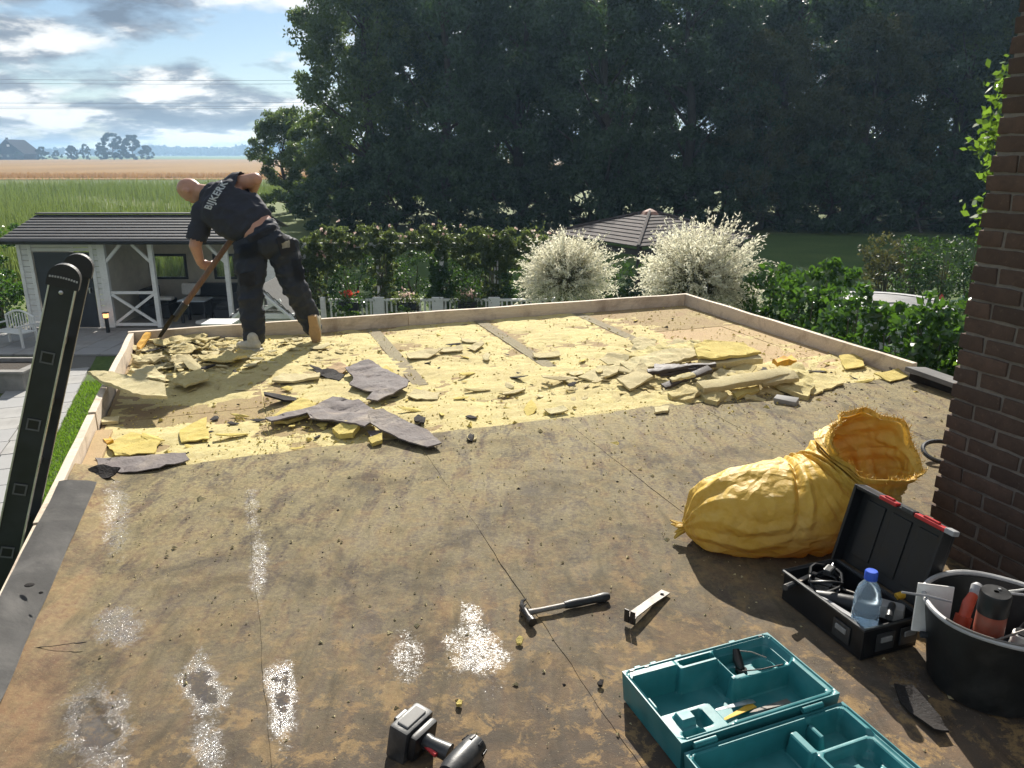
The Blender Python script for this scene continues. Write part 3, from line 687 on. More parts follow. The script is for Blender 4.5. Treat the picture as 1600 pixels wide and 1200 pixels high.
# shrubs at the left edge
bush('laurel_bush', 'tall dark glossy shrub left of the shed at the photo edge', 'shrub', [((-13.75, 20.3, -.65), (.75, .8, .8)), ((-13.75, 20.2, -1.6), (.8, .9, .8)), ((-13.7, 20.2, -2.4), (.8, .8, .6)), ((-14.6, 20.4, -.3), (.8, .9, 1.2))], 50, .12, 'laurel_leaf', .5, None, True, 86)
bush('overhanging_shrub', 'dark leafy branch tip above the reeds at the left edge', 'shrub', [((-11.1, 15.6, 1.02), (.40, .3, .20)), ((-11.7, 15.6, .2), (.5, .5, .8)), ((-12, 15.6, -1.2), (.4, .4, 1.4))], 26, .10, 'hedge_leaf', .5, None, True, 87)

# dappled willows: arching shoots with cream leaves, grafted on a stem
def willow(label, c, r, seed):
    g = np.random.default_rng(seed); c = Vector(c); t = thing('dappled_willow', label, 'shrub', (c.x, c.y, GZ), 0, None)
    b = MB(); b.tube([(c.x, c.y, GZ), (c.x+.03, c.y, (GZ+c.z)/2), (c.x, c.y, c.z-r*.3)], [.07, .055, .07], 8)
    C = []; A = []; CG = []; AG = []
    for i in range(900):
        a = g.uniform(0, 2*PI); el = math.asin(g.uniform(-.42, 1)); L = r*g.uniform(.74, 1.0)*(g.uniform(1.05, 1.2) if g.random() < .25 else 1)*(1+.12*math.sin(3*a+seed)+.07*math.sin(7*a+2*el)) * (1 if el < .9 else .95)
        d = Vector((math.cos(a)*math.cos(el), math.sin(a)*math.cos(el), math.sin(el)*.93)); s = Vector((c.x, c.y, c.z-r*.22))
        p0 = s+d*r*.12; p2 = s+d*L+Vector((0, 0, r*(.03+.10*max(-1, min(1, el/.5))))); p1 = (p0+p2)/2+Vector((0, 0, .10*r))
        n = 36; prev = None
        for k in range(n):
            tt = .28+.72*k/(n-1); q = p0*(1-tt)**2+p1*2*tt*(1-tt)+p2*tt**2; tg = (p1-p0)*(1-tt)+(p2-p1)*tt; tg.normalize()
            jit = Vector(g.normal(size=3))*.02
            (C if tt > .48 or g.random() < .25 else CG).append(q+jit); (A if len(A) < len(C) else AG).append(tg*1.6)
        if i % 3 == 0: b.tube([p0, p1*.5+(p0+p2)*.25, p2], [.010, .006, .0025], 4, False)
    b.build('stem', M['willow_stem'], t, world=True)
    C = np.array(C); A = np.array(A); link('foliage', np_mesh('foliage', leaves(C, .064, .34, along=A, g=g), 4, M['willow_leaf']), t, world=True, label='cream variegated leaves')
    CG = np.array(CG); AG = np.array(AG); link('inner_foliage', np_mesh('inner_foliage', leaves(CG, .075, .4, along=AG, g=g), 4, M['willow_green']), t, world=True)
willow('left rounded willow shrub with cream leaves, behind the far parapet', atY(884, 428, 17), 1.16, 1)
willow('right rounded willow shrub with cream leaves, at the far roof corner', atY(1090, 428, 14), 1.26, 2)
# ------------------------------------------------------------------ garden shed with veranda
SY = 19.8
def SX(px): return atY(px, 450, SY).x
shed = thing('garden_shed', 'white timber garden shed with open veranda and dark shingle roof', 'shed', (SX(200), SY+1.2, GZ))
def part(fn, name, mat, parent, sm=False, **k):
    b = MB(); fn(b); return b.build(name, M[mat], parent, smooth=sm, world=True, **k)
x0, xd0, xd1, xm, xp1, xp2, xr = SX(38), SX(60), SX(148), SX(166), SX(243), SX(358), SX(398)
ZE = -.60; YB = SY+2.5
part(lambda b: b.box(((x0+xr)/2, SY+1.25, GZ+.05), (xr-x0+.1, 2.7, .12)), 'floor_slab', 'concrete', shed)
def planks(xa, xb, y, za, zb, n, depth=.022):
    h = (zb-za)/n
    for i in range(n): part(lambda b: b.box(((xa+xb)/2, y+random.uniform(-.002, .002), za+h*(i+.5)), (xb-xa, depth, h-.012), None, .004), 'wall_board', 'shed_board', shed)
zf = GZ+.12
planks(x0, xd0-.02, SY, zf, ZE, 15); planks(xd1+.02, xm-.02, SY, zf, ZE, 15)
planks(xd0-.02, xd1+.02, SY+.004, -.80, ZE, 2)
part(lambda b: b.box((x0+.015, SY+1.25, (zf+ZE)/2), (.03, 2.44, ZE-zf)), 'side_wall', 'shed_board', shed)
part(lambda b: b.box((xm, SY+1.28, (zf+ZE)/2), (.03, 2.4, ZE-zf)), 'partition_wall', 'interior_cream', shed)
dr = part(lambda b: b.box(((xd0+xd1)/2, SY+.01, (zf-.82)/2), (xd1-xd0-.05, .04, -.82-zf)), 'door', 'door_dark', shed)
MB().box((xd1-.12, SY-.03, (zf-.82)/2), (.03, .05, .14), None, .006).build('handle', M['bare_aluminium'], dr)
def frame(fn, name, mat): return part(fn, name, mat, shed)
for xx in (x0+.04, xd0-.05, xd1+.06, xm-.04): frame(lambda b: b.box((xx, SY-.024, (zf+ZE)/2), (.09, .026, ZE-zf), None, .003), 'trim_board', 'white_wood')
# back wall of the veranda with two window openings
W1, W2 = (-10.36, -9.44), (-8.6, -8.02); wz0, wz1 = -1.86, -1.20
def bw(xa, xb, za, zb): part(lambda b: b.box(((xa+xb)/2, YB, (za+zb)/2), (xb-xa, .04, zb-za)), 'back_wall', 'interior_cream', shed)
xa = xm
for (a, c) in (W1, W2):
    bw(xa, a, zf, ZE+.3); bw(a, c, zf, wz0); bw(a, c, wz1, ZE+.3); xa = c
bw(xa, xr, zf, ZE+.3)
for (a, c) in (W1, W2):
    wdw = part(lambda b: [b.box((a, YB-.03, (wz0+wz1)/2), (.07, .05, wz1-wz0+.07)), b.box((c, YB-.03, (wz0+wz1)/2), (.07, .05, wz1-wz0+.07)), b.box(((a+c)/2, YB-.031, wz0), (c-a-.07, .05, .07)), b.box(((a+c)/2, YB-.031, wz1), (c-a-.07, .05, .07))], 'window', 'door_dark', shed)
    MB().box(((a+c)/2, YB+.008, (wz0+wz1)/2), (c-a-.02, .006, wz1-wz0-.02)).build('pane', M['pane_glass'], wdw)
part(lambda b: b.box((xr-.015, SY+1.9, (zf+ZE)/2), (.03, 1.2, ZE-zf)), 'side_wall', 'shed_board', shed)
for xx in (xm+.06, xp1, xp2, xr-.06): frame(lambda b: b.box((xx, SY, (zf+ZE)/2), (.11, .11, ZE-zf), None, .006), 'post', 'white_wood')
frame(lambda b: b.box(((xm+xr)/2, SY, ZE+.06), (xr-xm+.06, .10, .14), None, .005), 'head_beam', 'white_wood')
for xx, sgn in ((xm+.06, 1), (xp1, -1), (xp2, -1), (xp1, 1)):
    if (xx, sgn) == (xp1, 1): continue
    frame(lambda b: b.beam((xx+sgn*.04, SY+.002, ZE-.46), (xx+sgn*.46, SY+.002, ZE-.02), .075, .07, (0, 1, 0), .004), 'bracket', 'white_wood')
rz0, rz1 = zf+.08, zf+.92
frame(lambda b: b.box(((xm+xp1)/2+.03, SY, rz1), (xp1-xm-.16, .07, .07), None, .005), 'rail', 'white_wood')
frame(lambda b: b.box(((xm+xp1)/2+.03, SY, rz0), (xp1-xm-.16, .07, .07), None, .005), 'rail', 'white_wood')
frame(lambda b: b.beam((xm+.14, SY+.012, rz0+.04), (xp1-.07, SY+.012, rz1-.04), .065, .045, (0, 1, 0)), 'cross_brace', 'white_wood')
frame(lambda b: b.beam((xm+.14, SY-.036, rz1-.04), (xp1-.07, SY-.036, rz0+.04), .065, .045, (0, 1, 0)), 'cross_brace', 'white_wood')
# roof: shingle courses
ra, rb_ = x0-.14, xr+.12; YE, ZEv, YR, ZR = SY-.42, -.46, SY+1.35, .02
nrow = 9
for side in (0, 1):
    for i in range(nrow):
        f0, f1 = i/nrow, (i+1.12)/nrow
        ya, yb = (YE+(YR-YE)*f0, YE+(YR-YE)*min(1, f1)) if side == 0 else (2*YR-YE-(YR-YE)*f0, 2*YR-YE-(YR-YE)*min(1, f1))
        za, zb = ZEv+(ZR-ZEv)*f0, ZEv+(ZR-ZEv)*min(1, f1)
        ny = -.27 if side == 0 else .27
        def course(b):
            q = [(ra, ya, za), (rb_, ya, za), (rb_, yb, zb-.012), (ra, yb, zb-.012)]; lo = [b.b.verts.new(p) for p in q]; hi = [b.b.verts.new((p[0], p[1], p[2]+(.034 if k < 2 else .016))) for k, p in enumerate(q)]
            b.b.faces.new(lo[::-1]); b.b.faces.new(hi)
            for k in range(4): b.b.faces.new((lo[k], lo[(k+1) % 4], hi[(k+1) % 4], hi[k]))
        part(course, 'shingle_course', 'roof_shingle', shed)
part(lambda b: b.beam((ra, YR, ZR+.04), (rb_, YR, ZR+.04), .26, .03, (0, 0, 1), .006), 'ridge_cap', 'roof_shingle', shed)
part(lambda b: b.box(((ra+rb_)/2, YE-.012, ZEv-.05), (rb_-ra+.02, .03, .13), None, .004), 'fascia', 'fascia_black', shed)
part(lambda b: b.tube([(ra, YE-.07, ZEv-.035), (rb_, YE-.07, ZEv-.045)], .05, 8), 'gutter', 'fascia_black', shed)
part(lambda b: [b.prism([(YE, ZEv-.01), (YR, ZR-.01), (2*YR-YE, ZEv-.01)], .03, Matrix(((0, 0, 1, xx), (1, 0, 0, 0), (0, 1, 0, 0), (0, 0, 0, 1)))) for xx in (x0+.05, xr-.1)], 'gable', 'shed_board', shed)
part(lambda b: b.box(((xm+xr)/2, SY+1.2, ZE+.16), (xr-xm, 2.3, .02)), 'ceiling', 'interior_cream', shed)
# furniture in the veranda
def sofa(label, c, size, back, group=None):
    t = thing('lounge_sofa', label, 'sofa', (c[0], c[1], zf), 0, group); sx, sy = size
    MB().box((0, 0, .2), (sx, sy, .36), None, .03).build('base', M['furniture_dark'], t)
    b = MB(); by = {'b': (0, sy/2-.1, .58, sx, .2), 'l': (-sx/2+.1, 0, .58, .2, sy), 'r': (sx/2-.1, 0, .58, .2, sy)}[back]; b.box((by[0], by[1], by[2]), (by[3], by[4], .46), None, .03); b.build('backrest', M['furniture_dark'], t)
    MB().box((0, -.05, .43), (sx*.86, sy*.7, .11), None, .03).build('seat_cushion', M['furniture_dark'], t); return t
sofa('dark lounge sofa along the shed back wall', (SX(292), YB-.55), (1.9, .8), 'b')
sofa('dark lounge chair at the left inside the veranda', (SX(208), SY+1.5), (.8, .9), 'l')
sofa('dark lounge chair at the right end of the veranda', (SX(340), SY+.9), (.75, .8), 'r')
t = thing('coffee_table', 'dark low table with pale reflecting top inside the veranda', 'table', (SX(284), SY+.75, zf))
MB().box((0, 0, .60), (.75, .6, .035), None, .006).build('table_top', M['table_glass'], t)
for sx in (-.3, .3):
    for sy in (-.22, .22): MB().box((sx, sy, .29), (.06, .06, .58)).build('leg', M['furniture_dark'], t)
for lab, p, s in (('pale cushion leaning on the sofa behind the veranda post', (SX(254), SY+1.75, zf+.72), (.5, .16, .34)), ('white folded cushion on the veranda floor', (SX(318), SY+.3, zf+.06), (.75, .4, .1)), ('white cushion on the left lounge chair', (SX(222), SY+1.2, zf+.55), (.45, .4, .09))):
    b = MB(); b.box((0, 0, 0), s, None, min(s)*.42); o = b.build('cushion', M['cushion_light'], None, True); o.location = p; o.rotation_euler = (random.uniform(-.1, .1), .05, random.uniform(-.3, .3)); tag(o, lab, 'cushion')
t = thing('garden_lantern', 'small dark post lamp with orange glowing head before the shed', 'lamp', (SX(170), SY-.35, GZ+.05))
MB().box((0, 0, .2), (.07, .07, .4)).build('post', M['fascia_black'], t); MB().box((0, 0, .455), (.10, .10, .11), None, .008).build('lamp_head', M['lamp_glow'], t); MB().box((0, 0, .525), (.13, .13, .025)).build('cap', M['fascia_black'], t)

# white garden bench
t = thing('garden_bench', 'white slatted garden bench at the far left by the shed', 'bench', at(26, 540, GZ+.04), -.35); t.scale = (.84,)*3
for i in range(5): MB().box((0, -.2+i*.1, .43), (1.15, .075, .025), None, .004).build('seat_slat', M['white_wood'], t)
for sx in (-.55, .55):
    for sy in (-.22, .24): MB().box((sx, sy, .31 if sy < 0 else .2), (.055, .055, .62 if sy < 0 else .40), None, .004).build('leg', M['white_wood'], t)
    MB().box((sx, 0, .64), (.06, .56, .035), None, .004).build('armrest', M['white_wood'], t)
    MB().box((sx, .25, .62), (.055, .04, .45), None, .004).build('back_post', M['white_wood'], t)
arc = [(-.55+1.1*i/12, .26, .82+.16*math.sin(PI*i/12)) for i in range(13)]
b = MB(); b.tube(arc, .03, 8); b.build('top_rail', M['white_wood'], t, True)
for i in range(9):
    x = -.44+.11*i; MB().box((x, .262, .64+.04*math.sin(PI*(i+1)/10)), (.035, .018, .38+.1*math.sin(PI*(i+1)/10))).build('back_slat', M['white_wood'], t)

# low raised bed by the path
t = thing('raised_bed', 'low grey concrete raised bed beside the path at the left edge', 'planter', at(5, 600, GZ), .0)
for sx, sy, lx, ly in ((0, -.6, 1.7, .10), (0, .6, 1.7, .10), (-.8, 0, .10, 1.1), (.8, 0, .10, 1.1)): MB().box((sx, sy, .2), (lx, ly, .4), None, .012).build('side_slab', M['concrete'], t)
for sx, sy, lx, ly in ((0, -.6, 1.8, .18), (.8, 0, .18, 1.02)): MB().box((sx, sy, .425), (lx, ly, .05), None, .008).build('coping', M['concrete'], t)
MB().box((0, 0, .17), (1.5, 1.1, .3)).build('soil', M['soil'], t)
bush('bedding_plant', 'low green plants growing in front of the raised bed', 'plant', [((-10.6, 13.9, -2.75), (.5, .35, .22)), ((-10.2, 13.1, -2.8), (.4, .3, .18))], 16, .07, 'laurel_leaf', .5, None, False, 90)
t = thing('white_rail', 'thin white metal rail seen past the roof edge beside the ladder', 'rail', at(62, 830, -2.6))
p_a, p_b, p_c = at(55, 828, -1.6), at(76, 800, -1.6), at(46, 836, -1.6)
MB().tube([p_a, p_b], .014, 8).build('bar', M['white_plastic'], t, True, world=True); MB().tube([p_c, at(66, 835, -1.6)], .014, 8).build('bar', M['white_plastic'], t, True, world=True)
MB().tube([p_a, (p_a.x, p_a.y, GZ)], .014, 8).build('post', M['white_plastic'], t, True, world=True)

# ------------------------------------------------------------------ playhouse with gable
py = 17.2; pa = atY(411, 446, py); hw = .75
ph = thing('playhouse', 'small grey-white gabled playhouse with truss ornament, behind the parapet', 'playhouse', (pa.x, py, GZ))
apex = pa.z-GZ; ev = apex-.72
for sgn in (-1, 1):
    for i in range(6):
        f0, f1 = i/6, (i+1.1)/6
        xa, xb = sgn*hw*1.12*f0, sgn*hw*1.12*min(1.03, f1); za, zb = apex-.80*f0, apex-.80*min(1.03, f1)
        MB().beam(((xa+xb)/2, -.22, (za+zb)/2+.012), ((xa+xb)/2, 1.25, (za+zb)/2+.012), math.hypot(xb-xa, zb-za), .022, Vector((-(zb-za), 0, xb-xa))*sgn+Vector((sgn*.04, 0, 0)), .003).build('roof_board', M['playhouse_roof'], ph)
    MB().beam((0, -.23, apex-.09), (sgn*hw*1.12, -.23, apex-.09-.78), .05, .13, (0, 1, 0), .004).build('barge_board', M['white_wood'], ph)
    MB().beam((sgn*.05, -.18, ev+.22), (sgn*.42, -.18, ev+.42), .07, .05, (0, 1, 0)).build('truss_brace', M['white_wood'], ph)
    MB().box((sgn*.62, 0, ev/2), (.09, .09, ev), None, .004).build('post', M['white_wood'], ph)
    MB().box((sgn*.62, .6, ev/2), (.04, 1.1, ev)).build('side_wall', M['shed_board'], ph)
MB().box((0, -.18, ev+.36), (.10, .06, .55), None, .004).build('king_post', M['white_wood'], ph)
MB().box((0, -.18, ev+.06), (1.4, .08, .12), None, .005).build('tie_beam', M['white_wood'], ph)
for k in range(8): MB().box((0, 1.1, .06+ev*(k+.5)/8), (1.24, .03, ev/8-.012)).build('wall_board', M['shed_board'], ph)
for k in range(5): MB().box((-.44+.22*k, -.05, .45), (.07, .03, .85)).build('picket', M['white_wood'], ph)
MB().box((0, -.05, .86), (1.16, .06, .06)).build('rail', M['white_wood'], ph)
t = thing('white_post', 'broad white post standing behind the playhouse roof', 'post', (atY(424, 450, 19.2).x, 19.2, GZ))
MB().box((0, 0, 1.05), (.26, .12, 2.1), None, .01).build('shaft', M['shed_board'], t); MB().box((0, 0, 2.13), (.32, .18, .05), None, .008).build('cap', M['white_wood'], t)
t = thing('white_box', 'low white slotted bench top just behind the far parapet', 'bench', (atY(345, 505, 15.5).x, 15.5, GZ))
zt = atY(345, 503, 15.5).z-GZ
for k in range(5): MB().box((0, -.22+.11*k, zt), (.62, .085, .03), None, .004).build('slat', M['white_wood'], t)
for sx in (-.27, .27):
    for sy in (-.2, .2): MB().box((sx, sy, zt/2-.015), (.06, .06, zt-.03)).build('leg', M['white_wood'], t)

# ------------------------------------------------------------------ white fence with planters
FY = 20.0
fx = lambda px: atY(px, 480, FY).x
ft = -2.06
fence = thing('picket_fence', 'low white picket fence behind the far parapet', 'fence', (fx(690), FY, GZ))
posts = [505, 592, 684, 772, 865]
for px in posts:
    wd = .30 if px in (592, 684, 772) else .12
    part(lambda b: b.box((fx(px), FY, (GZ+ft+.04)/2), (wd, .12, ft+.04-GZ), None, .008), 'post', 'white_wood', fence)
for a, c in zip(posts, posts[1:]):
    xa, xb = fx(a)+.15, fx(c)-.15
    for z in (ft-.03, GZ+.16): part(lambda b: b.box(((xa+xb)/2, FY, z), (xb-xa, .07, .06), None, .004), 'rail', 'white_wood', fence)
    n = 10
    for k in range(n): part(lambda b: b.box((xa+(xb-xa)*(k+.5)/n, FY, (GZ+.19+ft-.06)/2), (.045, .03, ft-.25-GZ)), 'picket', 'white_wood', fence)
for i, (px, lab) in enumerate([(547, 'dark planter box with red flowers on the fence, leftmost'), (637, 'dark planter box with green trailing plants, middle of the fence'), (731, 'dark planter box with pale plants on the fence, right')]):
    t = thing('planter_box', lab, 'planter', (fx(px), FY-.16, ft-.30))
    b = MB(); b.box((0, 0, .14), (.50, .18, .22), None, .015); b.build('box', M['furniture_dark'], t)
    g = np.random.default_rng(100+i); C = g.normal(size=(420, 3))*np.array([.22, .1, .10])+np.array([0, 0, .30]); link('foliage', np_mesh('foliage', leaves(C, .075, .5, g=g), 4, M['rose_leaf' if i else 'laurel_leaf']), t)
    C = g.normal(size=(46, 3))*np.array([.10, .05, .05])+np.array([.02, 0, .47]); link('flower', np_mesh('flower', leaves(C, .075, .8, g=g), 4, M['red_flower' if i == 0 else 'pink_flower']), t)['kind'] = 'stuff'
for i, px in enumerate([540, 558, 630, 652, 740, 755]):
    bush('border_plant', ['yellow-green leafy plant below the red flower planter', 'second leafy plant below the red flower planter', 'leafy plant below the middle planter', 'second leafy plant below the middle planter', 'leafy plant below the right planter', 'second leafy plant below the right planter'][i], 'plant', [((fx(px), FY-.5, -2.45), (.30, .22, .30))], 26, .085, 'vine_leaf' if i < 3 else 'rose_leaf', .5, 'plants in front of the fence', False, 110+i, .3, 14)

# ------------------------------------------------------------------ climbing roses on a white pergola
PY = 21.0
X_ = lambda px: atY(px, 400, PY).x
Z_ = lambda y: atY(700, y, PY).z
perg = thing('pergola', 'white pergola carrying the climbing roses', 'pergola', (X_(640), PY, GZ))
for px in (476, 591, 690, 775): part(lambda b: b.box((X_(px), PY, (GZ+Z_(385))/2), (.12, .12, Z_(385)-GZ), None, .006), 'post', 'white_wood', perg)
part(lambda b: b.box((X_(630), PY-.01, Z_(383)), (X_(790)-X_(465), .10, .13), None, .006), 'beam', 'white_wood', perg)
labs = ['climbing rose column just right of the worker', 'climbing rose column with pink blooms, left of centre on the pergola', 'short dark climbing column in the middle of the pergola', 'dense climbing plant at the right end of the pergola']
for i, px in enumerate([484, 597, 690, 770]):
    x = X_(px); ztop = Z_([385, 362, 400, 364][i]); bl = []
    n = 6
    for k in range(n):
        f = k/(n-1); bl.append(((x+.1*math.sin(k*2+i), PY-.05, GZ+.55+(ztop-GZ-.85)*f), (.34+.06*math.sin(k), .3, .36)))
    wd = [1.15, 1.5, .0, 1.35][i]
    if wd:
        for k in range(9): bl.append(((x+wd*(k/4-1)*1.0, PY-.12, ztop-.25+.10*math.sin(k*1.9+i)), (.42, .36, .36)))
    if i == 3:
        for k in range(6): bl.append(((x-.75+.3*k, PY+.1, ztop-.62), (.4, .35, .4)))
    tt = bush('climbing_rose', labs[i], 'climbing plant', bl, 42, .085, 'rose_leaf' if i != 2 else 'hedge_leaf', .5, None, False, 130+i, .35, 26)
    g = np.random.default_rng(150+i); b = MB()
    for k in range(4): b.tube([(x+.05*k-.1, PY-.05, GZ), (x+.12*math.sin(k*2), PY-.1, (GZ+ztop)/2), (x+.1*math.cos(k), PY, ztop-.1)], [.025, .018, .01], 5)
    C = []
    for k in range(9):   # long shoots above the top
        xx = x+g.uniform(-1.1, 1.1)*(wd or .3); h = g.uniform(.12, .42); q = Vector((xx+g.uniform(-.1, .1), PY, ztop+h)); b.tube([(xx, PY, ztop-.3), q], [.008, .004], 4)
        C += [np.array(Vector((xx, PY, ztop-.1)).lerp(q, s))+g.normal(size=3)*.035 for s in np.linspace(0, 1, 12)]
    b.build('stem', M['stem'], tt, world=True)
    link('shoot_leaf', np_mesh('shoot_leaf', leaves(np.array(C), .075, .5, g=g), 4, M['rose_leaf']), tt, world=True)['kind'] = 'stuff'
    C = []
    for k in range(14):
        c = np.array([x+g.uniform(-1.2, 1.2)*(wd or .3), PY-.3, ztop+g.uniform(-.3, .30)]); C += [c+g.normal(size=3)*.022 for _ in range(9)]
    if i != 2: link('bloom', np_mesh('bloom', leaves(np.array(C), .06, .8, g=g), 4, M['pink_flower']), tt, world=True)['kind'] = 'stuff'
# darker hedge behind the pergola
bl = [((-5.6+k*.9, 22.6, -1.55-.2*(k % 2)), (.8, .6, .8)) for k in range(7)]+[((-5.6+k*.9, 22.6, -2.4), (.85, .6, .6)) for k in range(7)]
bush('dark_hedge', 'dark hedge in shade behind the rose pergola', 'hedge', bl, 34, .09, 'hedge_leaf', .55, None, True, 160)
bush('border_plant', 'tall whitish wildflowers behind the worker, left of the roses', 'plant', [((X_(468), 20.3, -1.0), (.5, .3, .5)), ((X_(472), 20.3, -1.8), (.5, .3, .6)), ((X_(470), 20.3, -2.4), (.5, .3, .5))], 22, .07, 'rose_leaf', .35, None, True, 161, .3)

# ------------------------------------------------------------------ gazebo with hipped tile roof
gz = thing('gazebo', 'garden gazebo with brown hipped tile roof behind the cream willows', 'gazebo', (4.4, 25, GZ))
pk = Vector((0, 0, atY(1012, 331, 25).z-GZ)); RC = 3.25; ez = atY(990, 386, 21.9).z-GZ
cor = [Vector((RC*math.cos(rad(a)), RC*math.sin(rad(a)), ez)) for a in (-105, -15, 75, 165)]
for s in range(4):
    A, B = cor[s], cor[(s+1) % 4]; n = 10
    nrm = (B-A).cross(pk-A).normalized()
    for i in range(n):
        f0, f1 = i/n, min(1, (i+1.1)/n)
        if i == n-1: f1 = .995
        q = [A.lerp(pk, f0)+nrm*.035, B.lerp(pk, f0)+nrm*.035, B.lerp(pk, f1)+nrm*.012, A.lerp(pk, f1)+nrm*.012]
        b = MB(); lo = [b.b.verts.new(p-nrm*.03) for p in q]; hi = [b.b.verts.new(p) for p in q]
        b.b.faces.new(lo[::-1]); b.b.faces.new(hi)
        for k in range(4): b.b.faces.new((lo[k], lo[(k+1) % 4], hi[(k+1) % 4], hi[k]))
        b.build('tile_course', M['gazebo_cap' if i == n-1 else 'gazebo_tile'], gz)
    MB().tube([A+Vector((0, 0, .03)), pk+Vector((0, 0, .04))], .055, 6).build('hip_ridge', M['gazebo_tile'], gz, True)
    MB().box((cor[s].x*.88, cor[s].y*.88, ez/2), (.14, .14, ez), None, .008).build('post', M['dark_wood'], gz)
    MB().beam(A*.9+Vector((0, 0, .0)), B*.9, .08, .16).build('eave_beam', M['dark_wood'], gz)
MB().lathe([(.34, -.10), (.22, .02), (.05, .09), (.01, .10)], pk, 8, None, False).build('roof_cap', M['gazebo_cap'], gz)

# ------------------------------------------------------------------ pool behind the laurels
pc = Vector((8.55, 17.4, GZ)); zp = 1.2
t = thing('round_pool', 'round above-ground pool with pale grey cover beyond the laurel hedge', 'pool', pc)
MB().lathe([(1.3, 0), (1.3, zp), (1.42, zp+.01), (1.42, zp+.05), (1.22, zp+.05)], (0, 0, 0), 40).build('wall', M['rim_grey'], t, True)
MB().lathe([(1.22, zp+.03), (.8, zp+.10), (.3, zp+.13), (.01, zp+.135)], (0, 0, 0), 40, None, False).build('cover', M['pool_cover'], t, True)
o = MB().box((0, 0, 0), (.8, .55, .02), None, .006).build('cover_panel', M['label_grey'], t); o.location = (-.35, -.3, zp+.13); o.rotation_euler = (0, 0, .1)
p = atY(1470, 470, 20.5); t = thing('orange_marker', 'small orange garden ornament on a dark stake beside the clipped hedge', 'ornament', (p.x, p.y, GZ))
MB().tube([(0, 0, 0), (0, 0, p.z-GZ)], .02, 6).build('stake', M['furniture_dark'], t); MB().lathe([(.03, -.12), (.07, -.05), (.075, .08), (.03, .16), (.005, .19)], (0, 0, p.z-GZ), 12).build('head', M['orange_plastic'], t, True)

# ------------------------------------------------------------------ far background
fh = thing('farmhouse', 'distant farmhouse with big dark gabled roof at the far left', 'house', (atY(16, 240, 600).x, 600, GZ)); fh.scale = (.85,)*3
MB().box((0, 10, 3), (24, 24, 6)).build('wall', M['barn_wall'], fh)
MB().prism([(-14.5, 5.2), (0, 17.2), (14.5, 5.2)], 28, Matrix(((1, 0, 0, 0), (0, 0, -1, 24), (0, 1, 0, 0), (0, 0, 0, 1)))).build('roof', M['barn_roof'], fh)
MB().box((2, -4.3, 12), (2.2, .5, 1.8)).build('window', M['white_plastic'], fh); MB().box((-2, 2, 17.3), (1.6, 1.6, 3)).build('chimney', M['barn_wall'], fh)
for k in range(3): MB().box((-7+6*k, -2.1, 3.3), (2, .3, 2.2)).build('window', M['label_grey'], fh)
MB().box((-15, 4, 3.6), (14, 12, 7)).build('annex', M['barn_wall'], fh)
FT = [tree_meshes(71+i, 19, 9, 1.5, 60, 120, 1.3, 'far_leaf') for i in range(2)]
for i, (px, Y, s, lab) in enumerate([(177, 600, 1.0, 'left of the two large far field trees'), (208, 605, .93, 'right of the two large far field trees'), (228, 615, .55, 'low far tree at the right of the pair'), (160, 620, .55, 'low far tree at the left of the pair'), (65, 590, .5, 'small round far tree beside the farmhouse'), (112, 610, .55, 'slim far tree between farmhouse and pair'), (134, 600, .6, 'bare far tree left of the pair'), (88, 650, .38, 'low far bush right of the farmhouse'), (28, 585, .32, 'low bush in front of the farmhouse')]):
    p = atY(px, 240, Y); tree('field_tree', lab+' on the horizon', FT[i % 2], (p.x, Y, GZ-.5), i*1.1, (s*(.6 if i in (5, 6) else 1), s, s), 'far trees on the horizon')
g = np.random.default_rng(9)
def line(px0, px1, Y, h, n, per, seed, name, label):
    g = np.random.default_rng(seed); pa, pb = atY(px0, 240, Y).x, atY(px1, 240, Y).x
    xs = g.uniform(pa, pb, n); hh = h*(.7+.3*np.sin((xs-pa)*.013+seed)+.2*g.random(n)); cs = np.stack([xs, Y+g.uniform(-30, 30, n), GZ+hh*g.uniform(.25, .9, n)], 1)
    tag(link(name, np_mesh(name, clump(n, per, cs, np.full(n, h*.32), h*.22, .7, g, 0, .2), 4, M['far_leaf'])), label, 'woods', kind='stuff')
line(215, 640, 1700, 27, 420, 60, 3, 'far_wood', 'far bluish wood along the horizon right of the tree pair')
line(-60, 240, 1500, 13, 300, 50, 5, 'far_treeline', 'low far tree line along the horizon behind the farmhouse')
line(640, 1700, 1600, 24, 500, 40, 6, 'far_wood', 'far wood on the horizon hidden behind the near wood')
for k, (ya, yb, sag) in enumerate([(115, 119, 7), (122, 124, 7), (155, 151, 6), (162, 156, 6), (164, 160, 6)]):
    Y = 240+4*k; pts = []
    for i in range(41):
        s = i/40; px = -500+1500*s; q = atY(px, ya+(yb-ya)*s, Y); q.z -= 1.5*(1-(2*s-1)**2); pts.append(q)
    tag(MB().tube(pts, .045, 5).build('power_line', M['cable_wire']), ['top power line wire crossing the sky', 'second power line wire from the top', 'third power line wire, first of the lower bundle', 'fourth power line wire, middle of the lower bundle', 'lowest power line wire crossing the sky'][k], 'wire', 'overhead power lines')
